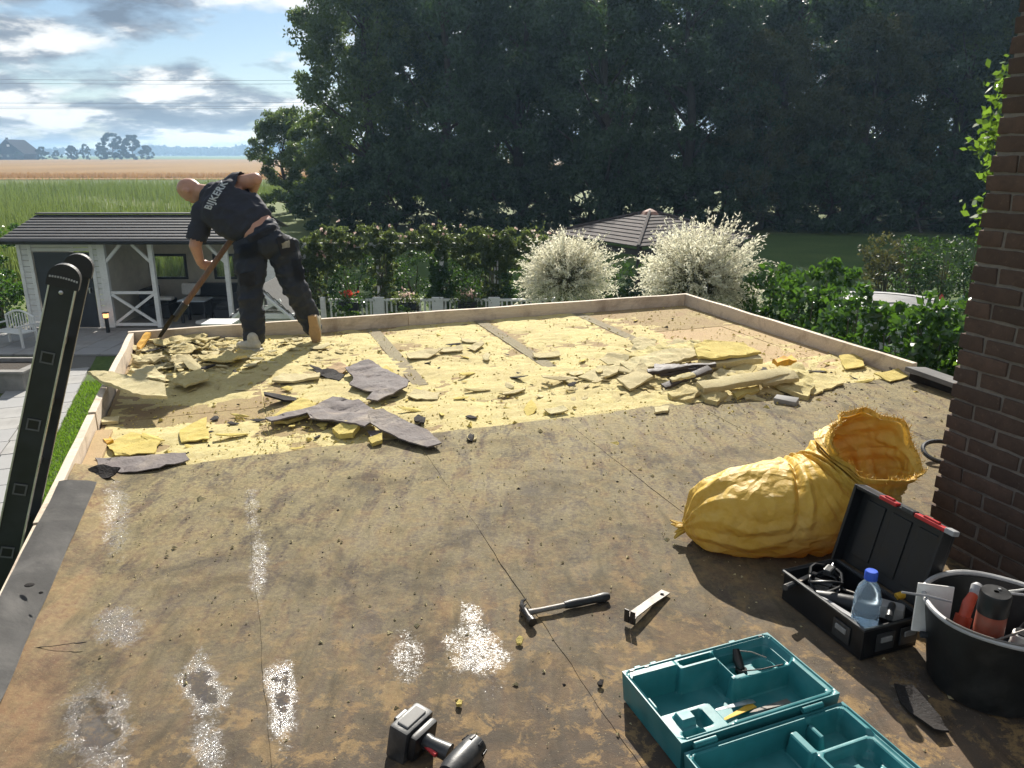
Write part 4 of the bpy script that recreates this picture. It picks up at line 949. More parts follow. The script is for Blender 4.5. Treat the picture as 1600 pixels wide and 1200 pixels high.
# ------------------------------------------------------------------ debris on the roof
def slab(name, label, cat, pts, thick, mat, z=0.0, tilt=(0, 0), curl=0.0, rough=.012, seed=0, jag=.02, group=None, cuts=3, edge=None, px=True):
    """an irregular torn sheet: outline pts (pixels on the roof or xy), real thickness, jagged edge, warped"""
    P = [at(x, y, z) for x, y in pts] if px else [Vector((x, y, z)) for x, y in pts]
    c = sum(P, Vector())/len(P); out = []
    n = len(P)
    for i in range(n):
        a, d = P[i], P[(i+1) % n]; m = max(2, int((d-a).length/.035))
        for k in range(m):
            q = a.lerp(d, k/m); nn = Vector((-(d-a).y, (d-a).x, 0)).normalized(); w_ = Vector((q.x*9, q.y*9, seed)); out.append(q+nn*jag*(noise.noise(w_)+.6*noise.noise(w_*3.1)))
    b = MB(); vs = [b.b.verts.new(q-c) for q in out]; f = b.b.faces.new(vs)
    bmesh.ops.triangulate(b.b, faces=[f])
    for _ in range(cuts):
        es = [e for e in b.b.edges if e.calc_length() > .05]
        if not es or len(b.b.verts) > 1500: break
        bmesh.ops.subdivide_edges(b.b, edges=es, cuts=1); bmesh.ops.triangulate(b.b, faces=b.b.faces[:])
    sz = max(v.co.length for v in b.b.verts)
    for v in b.b.verts:
        r = v.co.length/sz; q = (v.co+c)
        v.co.z += .75*rough*fbm((q.x*6, q.y*8, seed), 5)+.006*noise.noise(q*24)+.004*noise.noise(q*60)+curl*r*r+tilt[0]*v.co.x+tilt[1]*v.co.y
    top = b.b.faces[:]
    r = bmesh.ops.extrude_face_region(b.b, geom=top)
    for g_ in r['geom']:
        if isinstance(g_, bmesh.types.BMVert): g_.co.z += .65*thick*(1+.5*noise.noise((g_.co+c)*14))
    lo = min(v.co.z for v in b.b.verts)
    for v in b.b.verts: v.co.z -= lo
    o = b.build(name, M[mat], None, smooth=True, ang=24); o.location = (c.x, c.y, z+.004)
    return tag(o, label, cat, group)
IN, FE = 'insulation piece', 'felt piece'
# the two torn brown felt sheets and what lies by them
slab('felt_sheet_torn', 'torn brown felt sheet with a notch, upper one beside the shadow', FE, [(540, 583), (575, 574), (640, 604), (636, 612), (590, 630), (573, 626), (582, 618), (548, 606), (553, 597)], .016, 'felt_piece', .02, (.05, .06), .01, .008, 1, .010)
slab('felt_sheet_torn', 'long torn brown felt sheet lying diagonally, left half', FE, [(416, 659), (424, 664), (480, 651), (486, 659), (520, 662), (548, 672), (570, 677), (592, 664), (590, 652), (560, 634), (520, 628), (488, 640)], .014, 'felt_piece', .035, (.03, .0), .02, .02, 2, .012)
slab('felt_sheet_torn', 'curled brown felt strip at the right end of the long torn sheet', FE, [(576, 661), (600, 657), (668, 678), (690, 697), (668, 702), (632, 692), (594, 680), (578, 672)], .012, 'felt_piece', .03, (-.05, .10), .02, .006, 3, .006)
slab('felt_flap', 'small ragged felt flap hanging under the long torn sheet', FE, [(573, 676), (597, 679), (600, 688), (582, 688)], .008, 'felt_piece', .02, (.1, .1), 0, .008, 4, .006)
slab('insulation_wedge', 'bright yellow insulation wedge under the left end of the torn sheet', IN, [(425, 658), (470, 628), (495, 636), (482, 655), (450, 666), (430, 666)], .03, 'insulation_bright', .0, (0, 0), .0, .01, 5, .008)
slab('insulation_chunk', 'yellow insulation chunk below the long torn felt sheet', IN, [(520, 680), (545, 672), (562, 680), (552, 690), (530, 688)], .045, 'insulation_bright', .0, (.2, .1), 0, .02, 6, .01)
slab('insulation_chunk', 'greenish yellow chunk beside the curled felt strip', IN, [(576, 692), (598, 688), (598, 696), (582, 699)], .03, 'insulation_bright', .012, (0, .1), 0, .015, 7, .008)
slab('insulation_strip', 'long thin pale insulation strip left of the notched felt sheet', IN, [(424, 600), (440, 590), (500, 590), (500, 597), (440, 602)], .025, 'insulation_pale', .0, (0, 0), .01, .012, 8, .01)
slab('insulation_scrap', 'pale scrap right of the notched felt sheet', IN, [(636, 622), (650, 612), (688, 618), (684, 627), (650, 628)], .012, 'insulation_pale', .0, (0, 0), .01, .01, 9, .012)
slab('felt_scrap', 'dark ragged scrap at the upper left of the notched felt sheet', FE, [(490, 585), (520, 584), (540, 590), (530, 597), (505, 592)], .012, 'felt_under', .0, (0, .1), .01, .015, 10, .012)
slab('orange_scrap', 'orange-tinted scrap above the notched felt sheet', IN, [(510, 580), (532, 573), (548, 580), (535, 586)], .014, 'pink_board', .008, (0, .1), .01, .012, 11, .012)
slab('orange_scrap', 'yellow and orange scrap at the top right of the notched felt sheet', IN, [(590, 582), (604, 578), (624, 590), (612, 594)], .022, 'insulation_bright', .0, (.1, .1), .01, .015, 12, .012)
# board tilted over the left edge
slab('insulation_board', 'pale tapered insulation board jutting over the left roof edge', 'insulation board', [(140, 602), (165, 600), (212, 605), (258, 612), (262, 625), (222, 626), (168, 614)], .035, 'insulation_pale', .115, (-.06, .10), 0, .006, 13, .012)
slab('felt_sheet_torn', 'pinkish torn felt strip at the near left corner of the stripped area', FE, [(150, 722), (215, 716), (290, 712), (296, 722), (250, 736), (190, 742), (160, 742)], .010, 'felt_piece', .012, (0, 0), .006, .010, 14, .012)
slab('felt_scrap', 'black curled scrap at the left parapet end', FE, [(140, 744), (165, 738), (190, 742), (170, 750), (148, 749)], .012, 'felt_under', .03, (0, .2), .02, .02, 15, .012)
slab('roll_scrap', 'rolled grey-yellow scrap against the left parapet', FE, [(157, 657), (188, 656), (186, 664), (160, 666)], .03, 'insulation_pale', .0, (0, 0), 0, .01, 16, .006)
slab('orange_lump', 'small orange foam lump by the left edge batten', 'foam lump', [(162, 694), (172, 690), (178, 697), (168, 701)], .04, 'orange_foam', .0, (0, 0), 0, .015, 17, .006)
slab('insulation_block', 'bright square yellow patch in the left stripped corner', IN, [(282, 676), (322, 656), (328, 690), (284, 694)], .012, 'insulation_bright', .006, (0, 0), 0, .006, 18, .012)
slab('insulation_block', 'bright yellow patch along the left edge batten', IN, [(166, 700), (205, 680), (250, 690), (240, 712), (180, 716)], .010, 'insulation_bright', .004, (0, 0), 0, .010, 44, .02)
# heap in the far left corner
corner = [[(205, 545), (238, 540), (246, 548), (218, 556)], [(222, 540), (290, 533), (322, 530), (325, 541), (270, 546)], [(208, 566), (250, 558), (262, 568), (214, 580)], [(256, 548), (310, 544), (330, 548), (300, 556), (262, 556)], [(208, 590), (240, 582), (262, 592), (250, 604), (216, 604)],
          [(310, 564), (355, 557), (388, 560), (372, 570), (330, 572)], [(262, 566), (298, 560), (306, 574), (276, 582)], [(280, 592), (318, 588), (330, 602), (296, 612), (268, 606)], [(338, 552), (362, 548), (372, 553), (346, 557)]]
cl = ['against the corner', 'along the far parapet beside the shovel tip', 'at the left parapet, below the corner', 'just below the shovel tip', 'above the jutting insulation board', 'dark-edged, near the left shoe', 'in the middle of the corner heap', 'inside the shadow loop of arm and shovel', 'thin, between shovel and left shoe']
for i, pts in enumerate(corner):
    slab('insulation_tear', 'torn yellow insulation layer '+cl[i], IN, pts, .012+.008*(i % 3), 'insulation_yellow' if i % 2 else 'insulation_pale', .008+.015*(i % 2), (.03*math.sin(i), .05*math.cos(i*2)), .015, .045, 20+i, .035, 'torn layers in the far left corner')
slab('felt_scrap', 'dark scrap under the torn layer near the left shoe', FE, [(318, 566), (352, 562), (360, 569), (330, 574)], .012, 'felt_under', .0, (0, .1), 0, .02, 35, .012)
slab('insulation_tear', 'bright orange-yellow curled foam strip in the very corner', IN, [(214, 545), (230, 534), (238, 537), (220, 550)], .03, 'orange_foam', .03, (.2, .25), .0, .01, 36, .01)
# torn fibre flakes heaped in the corner, on the pile and strewn between
def flakes(name, n, spots, mat, label, seed):
    g = np.random.default_rng(seed); vs, fs = [], []
    for i in range(n):
        cu, cv, su, sv, zt = spots[g.integers(len(spots))]
        u, v = cu+g.normal()*su, cv+g.normal()*sv
        if not (UL+.06 < u < UR-.06 and v < VF-.06): continue
        h = zt*math.exp(-.5*(((u-cu)/su)**2+((v-cv)/sv)**2)); p = R(u, v, .004+h*g.random()); sz = .011*math.exp(g.normal()*.65)+.005; st = g.uniform(1.2, 3.2); a0 = g.uniform(0, PI)
        rx, ry = g.normal()*.13, g.normal()*.13; th = sz*g.uniform(.08, .25); k = 7; b0 = len(vs); ring = []
        for j in range(k):
            a = 2*PI*j/k; r = sz*g.uniform(.6, 1.3); x, y = r*math.cos(a)*st, r*math.sin(a); x, y = x*math.cos(a0)-y*math.sin(a0), x*math.sin(a0)+y*math.cos(a0)
            ring.append((p.x+x, p.y+y, p.z+x*rx+y*ry+abs(x)*.12+sz*.3))
        vs += [(x, y, z-th) for x, y, z in ring]+ring
        cxm = np.mean(np.array(ring), 0); vs.append((cxm[0], cxm[1], cxm[2]+th*g.uniform(.3, 1.2)))
        fs += [(b0+k+j, b0+k+(j+1) % k, b0+2*k) for j in range(k)]+[tuple(b0+k-1-j for j in range(k))]+[(b0+j, b0+(j+1) % k, b0+k+(j+1) % k, b0+k+j) for j in range(k)]
    me = bpy.data.meshes.new(name); me.from_pydata(vs, [], fs); me.materials.append(M[mat]); tag(link(name, me), label, 'debris', kind='stuff')
HP = [(-.45, 6.85, .24, .18, .10), (-.25, 6.85, .3, .15, .08), (-.5, 6.4, .2, .25, .05), (-.2, 6.1, .3, .3, .03), (.2, 6.5, .35, .25, .015)]
PL = [(2.5, 4.85, .45, .18, .05), (3.1, 4.75, .4, .2, .06), (3.3, 4.4, .35, .15, .05), (2.8, 4.5, .3, .1, .03)]
MD = [(.8, 4.6, .8, .3, .01), (1.6, 5.6, 1.2, .6, .006), (0, 4.6, .5, .25, .01), (3.9, 4.3, .35, .2, .015)]
flakes('fibre_flakes', 200, HP, 'insulation_yellow', 'torn yellow fibre flakes heaped in the far left corner', 1); flakes('pale_flakes', 170, HP, 'insulation_pale', 'pale torn fibre flakes mixed into the corner heap', 2)
flakes('fibre_flakes', 220, PL, 'insulation_yellow', 'torn yellow fibre flakes lying on and round the debris pile', 3); flakes('pale_flakes', 160, PL, 'insulation_pale', 'pale torn fibre flakes on and round the debris pile', 4)
flakes('fibre_flakes', 60, MD, 'insulation_bright', 'thin yellow fibre flakes strewn between the torn felt sheets', 5); flakes('felt_flakes', 46, MD+PL+HP, 'felt_under', 'dark felt flakes strewn among the insulation debris', 6)
# flat scraps across the middle
for i, (pts, lab) in enumerate([([(684, 548), (722, 545), (724, 550), (690, 553)], 'thin pale scrap in the middle, left of the deck joint'), ([(730, 546), (752, 537), (757, 541), (742, 550)], 'small tilted pale scrap by the second deck joint'), ([(832, 556), (874, 554), (876, 560), (836, 561)], 'pale rectangular scrap left of the debris pile'), ([(634, 556), (668, 551), (692, 552), (668, 562), (640, 564)], 'torn pale patch below the thin scrap'), ([(720, 532), (744, 535), (745, 538), (722, 536)], 'sliver near the far parapet middle'),
        ([(850, 644), (880, 640), (888, 645), (860, 650)], 'small scrap on the felt edge, centre right'), ([(730, 686), (744, 684), (744, 690), (732, 692)], 'tiny scrap right of the curled felt strip'), ([(1365, 590), (1402, 584), (1420, 592), (1390, 600)], 'yellow scrap by the near end of the right parapet'), ([(1388, 580), (1418, 577), (1436, 583), (1404, 588)], 'grey scrap by the near end of the right parapet'), ([(1310, 562), (1345, 560), (1350, 576), (1320, 580)], 'yellow ragged patch near the right parapet'),
        ([(1160, 612), (1180, 610), (1182, 626), (1164, 626)], 'pale scrap in front of the debris pile')]):
    slab('insulation_scrap', lab, IN if i != 8 else FE, pts, .014, 'felt_piece' if i == 8 else ('insulation_bright' if i in (7, 9) else 'insulation_pale'), .008, (0, .08), .01, .01, 50+i, .008, cuts=2)
for i, (x, y) in enumerate([(653, 657), (660, 659), (812, 1006), (718, 1104), (1075, 795), (938, 1071), (735, 687), (760, 560)]):
    slab('loose_crumb', ['dark crumb pair member right of the long torn sheet, left', 'dark crumb pair member right of the long torn sheet, right', 'yellow crumb right of the bright puddle', 'small yellow splinter above the drill', 'yellow crumb at the left end of the sack', 'dark clod left of the teal case', 'dark crumb beyond the curled felt strip', 'pale crumb near the second deck joint'][i], 'crumb', [(x-6, y), (x, y-4), (x+6, y-1), (x+3, y+5), (x-4, y+4)], .014, ['felt_under', 'felt_under', 'insulation_bright', 'insulation_bright', 'insulation_bright', 'felt_under', 'felt_under', 'insulation_pale'][i], .012, (.2, .1), 0, .006, 70+i, .004, cuts=1)

# the debris pile on the right
def plank(name, label, cat, x0, y0, z0, x1, y1, z1, w_, h_, mat, seed, roll=0.0):
    a, c = at(x0, y0, z0), at(x1, y1, z1); b = MB(); b.box((0, 0, 0), ((c-a).length, w_, h_), None, .004)
    bmesh.ops.subdivide_edges(b.b, edges=[e for e in b.b.edges if e.calc_length() > .15], cuts=10, use_grid_fill=True)
    for v in b.b.verts: v.co += Vector((0, .014*noise.noise(v.co*7+Vector((seed, 0, 0))), .010*noise.noise(v.co*9+Vector((0, seed, 0)))))+Vector((1, 1, 1))*.004*noise.noise(v.co*40)
    o = b.build(name, M[mat], None, True, ang=35); d = (c-a).normalized(); y_ = Vector((0, 0, 1)).cross(d).normalized(); z_ = d.cross(y_)
    o.matrix_world = Matrix.Translation((a+c)/2) @ Matrix((d, y_, z_)).transposed().to_4x4() @ Matrix.Rotation(roll, 4, 'X'); return tag(o, label, cat)
IB = 'insulation board'
slab('insulation_board', 'large flat orange-yellow board on top of the debris pile', IB, [(1084, 549), (1100, 541), (1160, 546), (1190, 558), (1120, 565), (1092, 562)], .03, 'insulation_bright', .13, (.02, .05), .0, .01, 91, .012)
slab('insulation_board', 'flat pale board at the left end of the debris pile', IB, [(902, 594), (935, 583), (968, 583), (965, 590), (930, 599)], .022, 'insulation_pale', .01, (.03, .12), .0, .006, 92, .008)
plank('insulation_batten', 'long pale insulation batten leaning to the right across the pile', IB, 1094, 606, .08, 1236, 582, .13, .10, .045, 'insulation_pale', 1, .25)
plank('insulation_batten', 'short pale batten under the long one at the right', IB, 1188, 596, .09, 1245, 588, .12, .09, .035, 'insulation_pale', 2, .3)
plank('dark_lath', 'dark wooden lath lying along the upper pile', 'lath', 1022, 577, .09, 1118, 570, .13, .05, .03, 'dark_wood', 3)
plank('dark_lath', 'longest dark wooden lath slanting down to the left', 'lath', 1036, 605, .03, 1110, 576, .12, .055, .03, 'dark_wood', 4, .3)
plank('dark_lath', 'dark lath with pale dust between the other two', 'lath', 1030, 586, .06, 1090, 577, .10, .045, .03, 'dark_wood', 5, -.2)
plank('dark_lath', 'short dark lath poking out above the left pile', 'lath', 1022, 573, .07, 1062, 571, .09, .05, .025, 'dark_wood', 6)
plank('grey_block', 'small grey wooden block in front of the pile at right', 'block', 1211, 624, .025, 1246, 630, .025, .07, .045, 'label_grey', 7, .1)
plank('insulation_batten', 'pale strip crossing the left part of the pile', IB, 965, 577, .05, 1020, 590, .05, .07, .025, 'insulation_pale', 8, .2)
plank('insulation_batten', 'pale short strip among the dark laths', IB, 1048, 594, .07, 1085, 585, .10, .05, .025, 'insulation_pale', 9, .1)
slab('insulation_board', 'broad pale board in the upper left of the debris pile', IB, [(968, 575), (1030, 560), (1085, 556), (1090, 566), (1030, 578), (985, 584)], .03, 'insulation_pale', .04, (.0, .10), .0, .012, 131, .012)
slab('insulation_board', 'pale layered board at the far side of the debris pile', IB, [(975, 560), (1040, 546), (1096, 543), (1088, 555), (1020, 566)], .035, 'insulation_yellow', .02, (.02, .06), .0, .02, 132, .015)
slab('insulation_board', 'flat yellow board spread at the right end of the pile', IB, [(1240, 592), (1296, 590), (1318, 604), (1272, 620), (1240, 612)], .02, 'insulation_yellow', .006, (0, .03), .0, .012, 133, .02)
slab('insulation_board', 'small pale board leaning at the left foot of the pile', IB, [(962, 598), (1000, 590), (1020, 600), (985, 612)], .025, 'insulation_pale', .03, (.08, .12), .0, .01, 134, .012)
plank('insulation_batten', 'upper pale batten lying under the big orange-yellow board', IB, 1096, 570, .10, 1186, 560, .12, .12, .05, 'insulation_pale', 14, .1)
plank('dark_lath', 'dark lath sticking out left below the upper boards', 'lath', 1012, 582, .08, 1075, 572, .13, .05, .03, 'dark_wood', 15, .1)
plank('insulation_batten', 'yellow batten lying at the near side of the pile', IB, 1046, 620, .03, 1100, 612, .05, .08, .035, 'insulation_yellow', 16, .1)
slab('insulation_slab', 'big tilted yellow slab face at the right of the pile', IB, [(1182, 604), (1248, 590), (1272, 612), (1262, 628), (1230, 622)], .05, 'insulation_yellow', .0, (-.05, .16), .0, .012, 93, .012)
slab('insulation_chunk', 'pale triangular chunk at the left of the pile', IN, [(985, 598), (1000, 585), (1014, 598), (1004, 606), (990, 604)], .07, 'insulation_pale', .0, (.1, .2), 0, .02, 94, .01)
slab('insulation_chunk', 'bright folded chunk under the large flat board', IN, [(1124, 570), (1150, 564), (1154, 576), (1130, 582)], .07, 'insulation_bright', .05, (.1, .2), 0, .02, 95, .01)
slab('orange_lump', 'orange foam lump behind the long batten', 'foam lump', [(1206, 571), (1235, 566), (1244, 573), (1214, 578)], .06, 'orange_foam', .05, (0, 0), 0, .02, 96, .008)
slab('insulation_chunk', 'crumpled yellow fibre lump in front of the pile, left', IN, [(1045, 622), (1070, 616), (1098, 622), (1080, 632), (1052, 630)], .04, 'insulation_yellow', .0, (.1, .1), 0, .03, 97, .02)
slab('insulation_chunk', 'crumpled yellow fibre lump in front of the pile, middle', IN, [(1092, 622), (1112, 614), (1136, 624), (1120, 636), (1100, 632)], .05, 'insulation_yellow', .0, (-.1, .1), 0, .03, 98, .02)
slab('insulation_chunk', 'flat square chunk in front of the pile, right of the fibre lumps', IN, [(1140, 615), (1182, 610), (1186, 620), (1150, 628)], .03, 'insulation_bright', .0, (.05, .15), 0, .01, 99, .01)
slab('insulation_chunk', 'small pale block under the long batten', IN, [(1084, 610), (1098, 604), (1106, 612), (1092, 620)], .05, 'insulation_pale', .0, (.1, .1), 0, .01, 101, .008)
slab('grey_scrap', 'pale loose scrap on the felt left of the sack', FE, [(1022, 641), (1045, 638), (1044, 646), (1024, 648)], .02, 'insulation_pale', .012, (0, 0), 0, .006, 102, .006)
for i, (x, y) in enumerate([(1000, 552), (1030, 556), (1060, 545), (1075, 556), (960, 566), (1010, 566), (1130, 592), (1160, 584), (1005, 540), (1045, 570)]):
    slab('insulation_tear', 'torn fibre flake on the upper side of the debris pile', IN, [(x-22, y+1), (x-5, y-6), (x+22, y-2), (x+15, y+6), (x-8, y+6)], .014, 'insulation_yellow' if i % 2 else 'insulation_pale', .015+.012*(i % 4), (.06*math.sin(i*3), .10), .015, .03, 110+i, .025, 'fibre flakes on the pile')

# ------------------------------------------------------------------ ladder against the left edge
Edir = V; out = -U
tl = 18.5
lean = Vector((0, 0, math.cos(rad(tl))))+U*math.sin(rad(tl))
A0 = R(UL-.125, 3.36, .05)                 # where the near stile passes the roof edge
ld = thing('ladder', 'dark aluminium ladder leaning on the left roof edge', 'ladder', A0+lean*(-(A0.z-GZ)/lean.z))
bot = A0-lean*((A0.z-GZ)/lean.z); LT = 1.15; top = A0+lean*LT; LW = .33
side = Edir
thk = lean.cross(Edir).normalized()       # stile depth direction
for k in (0, 1):
    p0, p1 = bot+Edir*LW*k, top+Edir*LW*k
    st = part(lambda b: b.beam(p0, p1, .028, .096, thk, .004), 'stile', 'ladder_paint', ld)
    sgn = -1 if k == 0 else 1
    for s in (-1, 1): part(lambda b: b.beam(p0+Edir*sgn*.014+thk*s*.045, p1+Edir*sgn*.014+thk*s*.045, .008, .006, thk, .001), 'flange_lip', 'bare_aluminium', ld)
    # rounded rubber end cap
    pts = [(.056*math.cos(a), .056*math.sin(a)) for a in [PI*i/16 for i in range(17)]]+[(-.056, -.035), (.056, -.035)]
    mcap = Matrix.Translation(p1+Edir*(-.022)) @ Matrix((thk, lean.normalized(), Edir)).transposed().to_4x4()
    part(lambda b: b.prism(pts, .044, mcap), 'end_cap', 'ladder_rubber', ld)
    if k == 0:
        for i in range(11): part(lambda b: b.box(p1+thk*(-.046+.0092*i)+lean*(.004*math.cos((i-5)*.3))+Edir*(-.0235), (.006, .006, .007), Matrix((thk, Edir, lean)).transposed()), 'cap_tooth', 'ladder_rubber_light', ld)
        part(lambda b: b.lathe([(.008, 0), (.008, .004), (.003, .006)], p1+lean*(-.055)+Edir*(-.015), 10, -Edir), 'rivet', 'bare_aluminium', ld)
L = (top-bot).length; q = L-.32
while q > .2:
    c = bot+lean*q
    rg = part(lambda b: b.beam(c-Edir*.016, c+Edir*(LW+.016), .032, .032, thk, .005), 'rung', 'bare_aluminium', ld)
    fr = part(lambda b: [b.box(c-Edir*.0185+thk*dx+lean*dz, (sx, .004, sz), Matrix((thk, Edir, lean)).transposed()) for dx, dz, sx, sz in ((-.021, 0, .006, .048), (.021, 0, .006, .048), (0, -.021, .036, .006), (0, .021, .036, .006))], 'rung_collar', 'collar_grey', ld)
    part(lambda b: b.box(c-Edir*.0165, (.036, .003, .036), Matrix((thk, Edir, lean)).transposed()), 'rung_end', 'black_plastic', ld)
    q -= .28

# ------------------------------------------------------------------ hammer, flat pry bar, drill
ha, hb = at(822, 958, .035), at(944, 933, .03); hd = (hb-ha).normalized(); hp = Vector((-hd.y, hd.x, 0))
hm = thing('claw_hammer', 'claw hammer with black rubber grip lying on the felt', 'hammer', (ha.x, ha.y, .016))
part(lambda b: b.tube([ha+hd*.01, ha+hd*.06, ha+hd*.15], [.012, .0095, .010], 10), 'shaft', 'steel', hm, True)
part(lambda b: b.tube([ha+hd*(.15+.02*i) for i in range(10)], [.013, .0155, .016, .0155, .0145, .0145, .015, .0165, .018, .013], 12), 'grip', 'hammer_rubber', hm, True)
part(lambda b: b.tube([hb-hd*.012, hb+hd*.006], [.0165, .014], 12), 'grip_end', 'grey_plastic', hm, True)
part(lambda b: b.tube([ha-hp*.062, ha-hp*.040, ha-hp*.036, ha-hp*.018, ha+hp*.012], [.0165, .0165, .012, .012, .016], 12), 'head', 'black_steel', hm, True)
for s in (-1, 1):
    part(lambda b: b.tube([ha+hp*.008+Vector((0, 0, .004*s)), ha+hp*.035-hd*.004+Vector((0, 0, .009*s)), ha+hp*.058+hd*.008+Vector((0, 0, .011*s)), ha+hp*.070+hd*.028+Vector((0, 0, .011*s))], [.011, .009, .007, .003], 8), 'claw', 'black_steel', hm, True)
pa_, pb_ = at(988, 968, .03), at(1040, 928, .015)
pd = (pb_-pa_).normalized(); pw = Vector((-pd.y, pd.x, 0)).normalized()
pr = thing('pry_bar', 'flat steel pry bar with bent notched end lying on the felt', 'pry bar', (pa_.x, pa_.y, .016))
def barstrip(b):
    pts = [pb_+Vector((0, 0, .012)), pb_.lerp(pa_, .5)+Vector((0, 0, .018)), pa_+Vector((0, 0, .020)), pa_-pd*.012+Vector((0, 0, .016)), pa_-pd*.018+Vector((0, 0, -.008))]; ws = [.018, .016, .018, .019, .021]
    for (p, a), (q_, c) in zip(zip(pts, ws), list(zip(pts, ws))[1:]):
        n = (q_-p).normalized().cross(pw); n.normalize(); v = [b.b.verts.new(x) for x in (p-pw*a, p+pw*a, q_+pw*c, q_-pw*c, p-pw*a+n*.005, p+pw*a+n*.005, q_+pw*c+n*.005, q_-pw*c+n*.005)]
        for f in ((0, 1, 2, 3), (7, 6, 5, 4), (0, 4, 5, 1), (1, 5, 6, 2), (2, 6, 7, 3), (3, 7, 4, 0)): b.b.faces.new([v[i] for i in f])
part(barstrip, 'blade', 'steel', pr)
tip0 = pa_-pd*.020+Vector((0, 0, .02))
part(lambda b: [b.box(tip0+pw*s*.0115, (.019, .005, .050), Matrix((pw, pd, Vector((0, 0, 1)))).transposed(), .001) for s in (-1, 1)], 'bent_claw', 'black_steel', pr)
part(lambda b: b.lathe([(.008, 0), (.008, .003)], pb_+pd*(-.03)+Vector((0, 0, .018)), 12, None, True, True), 'nail_hole', 'black_plastic', pr)

# cordless drill lying on its side, battery towards the left
dq = thing('cordless_drill', 'grey-black cordless drill with dusty battery at the bottom edge', 'drill', at(655, 1180, .016))
bc = at(640, 1140, .07); mc = at(712, 1182, .05)
hd2 = (mc-bc).normalized(); ax = Vector((-.62, -.60, .10)).normalized(); ax = (ax-hd2*ax.dot(hd2)).normalized(); nz = hd2.cross(ax).normalized(); nz = nz if nz.z > 0 else -nz
mb_ = Matrix((ax, nz.cross(ax)*1, nz)).transposed()
part(lambda b: b.box(bc-hd2*.0-Vector((0, 0, .012)), (.125, .062, .105), mb_, .010), 'battery', 'charcoal_plastic', dq, True)
part(lambda b: b.box(bc+nz*.052-Vector((0, 0, .010)), (.085, .036, .008), mb_, .003), 'battery_label', 'label_grey', dq)
part(lambda b: b.box(bc-hd2*.036+nz*.03-Vector((0, 0, .012)), (.05, .014, .03), mb_, .004), 'battery_clip', 'black_plastic', dq)
part(lambda b: b.box(bc+hd2*.042-Vector((0, 0, .008)), (.105, .030, .078), mb_, .012), 'battery_foot', 'black_plastic', dq, True)
part(lambda b: b.tube([bc+hd2*.03, bc.lerp(mc, .5)+ax*.006, mc-hd2*.02], [.024, .021, .025], 14), 'handle', 'charcoal_plastic', dq, True)
part(lambda b: b.tube([bc.lerp(mc, .45)+ax*.020, bc.lerp(mc, .72)+ax*.030], [.006, .007], 8), 'trigger', 'red_plastic', dq, True)
bo = mc+hd2*.022
part(lambda b: b.tube([bo-ax*.075, bo-ax*.068, bo-ax*.03, bo+ax*.045, bo+ax*.07], [.024, .034, .037, .036, .030], 20), 'motor_housing', 'charcoal_plastic', dq, True)
part(lambda b: b.tube([bo+ax*.07, bo+ax*.085, bo+ax*.125, bo+ax*.13], [.024, .026, .020, .012], 16), 'chuck', 'black_steel', dq, True)
for i in range(8):
    a = i*PI/4+.2; rdv = (hd2*math.cos(a)+nz*math.sin(a)); part(lambda b: b.beam(bo-ax*.066+rdv*.0345, bo-ax*.042+rdv*.0375, .007, .004, rdv, .001), 'vent_slot', 'black_plastic', dq)

# ------------------------------------------------------------------ teal power-tool case
CL, CW, CH = .535, .315, .098
ca = at(972, 1049, CH+.016); th_ = rad(21.5)
case = thing('tool_case', 'open teal plastic power-tool case with moulded tray and saw blades', 'tool case', (ca.x, ca.y, .016), th_)
def sdbox(x, y, cx, cy, hx, hy, r): qx, qy = abs(x-cx)-hx+r, abs(y-cy)-hy+r; return math.hypot(max(qx, 0), max(qy, 0))+min(max(qx, qy), 0)-r
def sdc(x, y, cx, cy, r): return math.hypot(x-cx, y-cy)-r
def shell(h0, pockets, name, oy, depth, flip=False):
    """tray as a relief: x along the hinge 0..CL, y from far rim 0 to hinge -CW"""
    NX, NY = 150, 90; b = MB()
    def fn(a, c):
        x, y = CL*a, -CW*c; h = h0
        for sd_, lv, soft in pockets:
            k = min(1, max(0, .5-sd_(x, y)/soft)); k = k*k*(3-2*k); h = h*(1-k)+lv*k
        return Vector((x, y+oy, h))
    b.grid(fn, NX, NY)
    be = [e for e in b.b.edges if e.is_boundary]; r = bmesh.ops.extrude_edge_only(b.b, edges=be)
    vs_ = [g_ for g_ in r['geom'] if isinstance(g_, bmesh.types.BMVert)]
    cx, cy = CL/2, oy-CW/2
    for v in vs_: v.co.z = 0; v.co.x = cx+(v.co.x-cx)*.975; v.co.y = cy+(v.co.y-cy)*.965
    ne = [e for e in r['geom'] if isinstance(e, bmesh.types.BMEdge)]
    bmesh.ops.edgeloop_fill(b.b, edges=[e for e in b.b.edges if e.is_boundary])
    return b.build(name, M['teal_plastic'], case, smooth=True, ang=32)
S_ = .007
B = lambda cx, cy, hx, hy, r=.012: (lambda x, y: sdbox(x, y, cx, cy, hx, hy, r))
Cc = lambda cx, cy, r: (lambda x, y: sdc(x, y, cx, cy, r))
groove = lambda cx, cy, hx, hy, wd: (lambda x, y: abs(sdbox(x, y, cx, cy, hx, hy, .02))-wd)
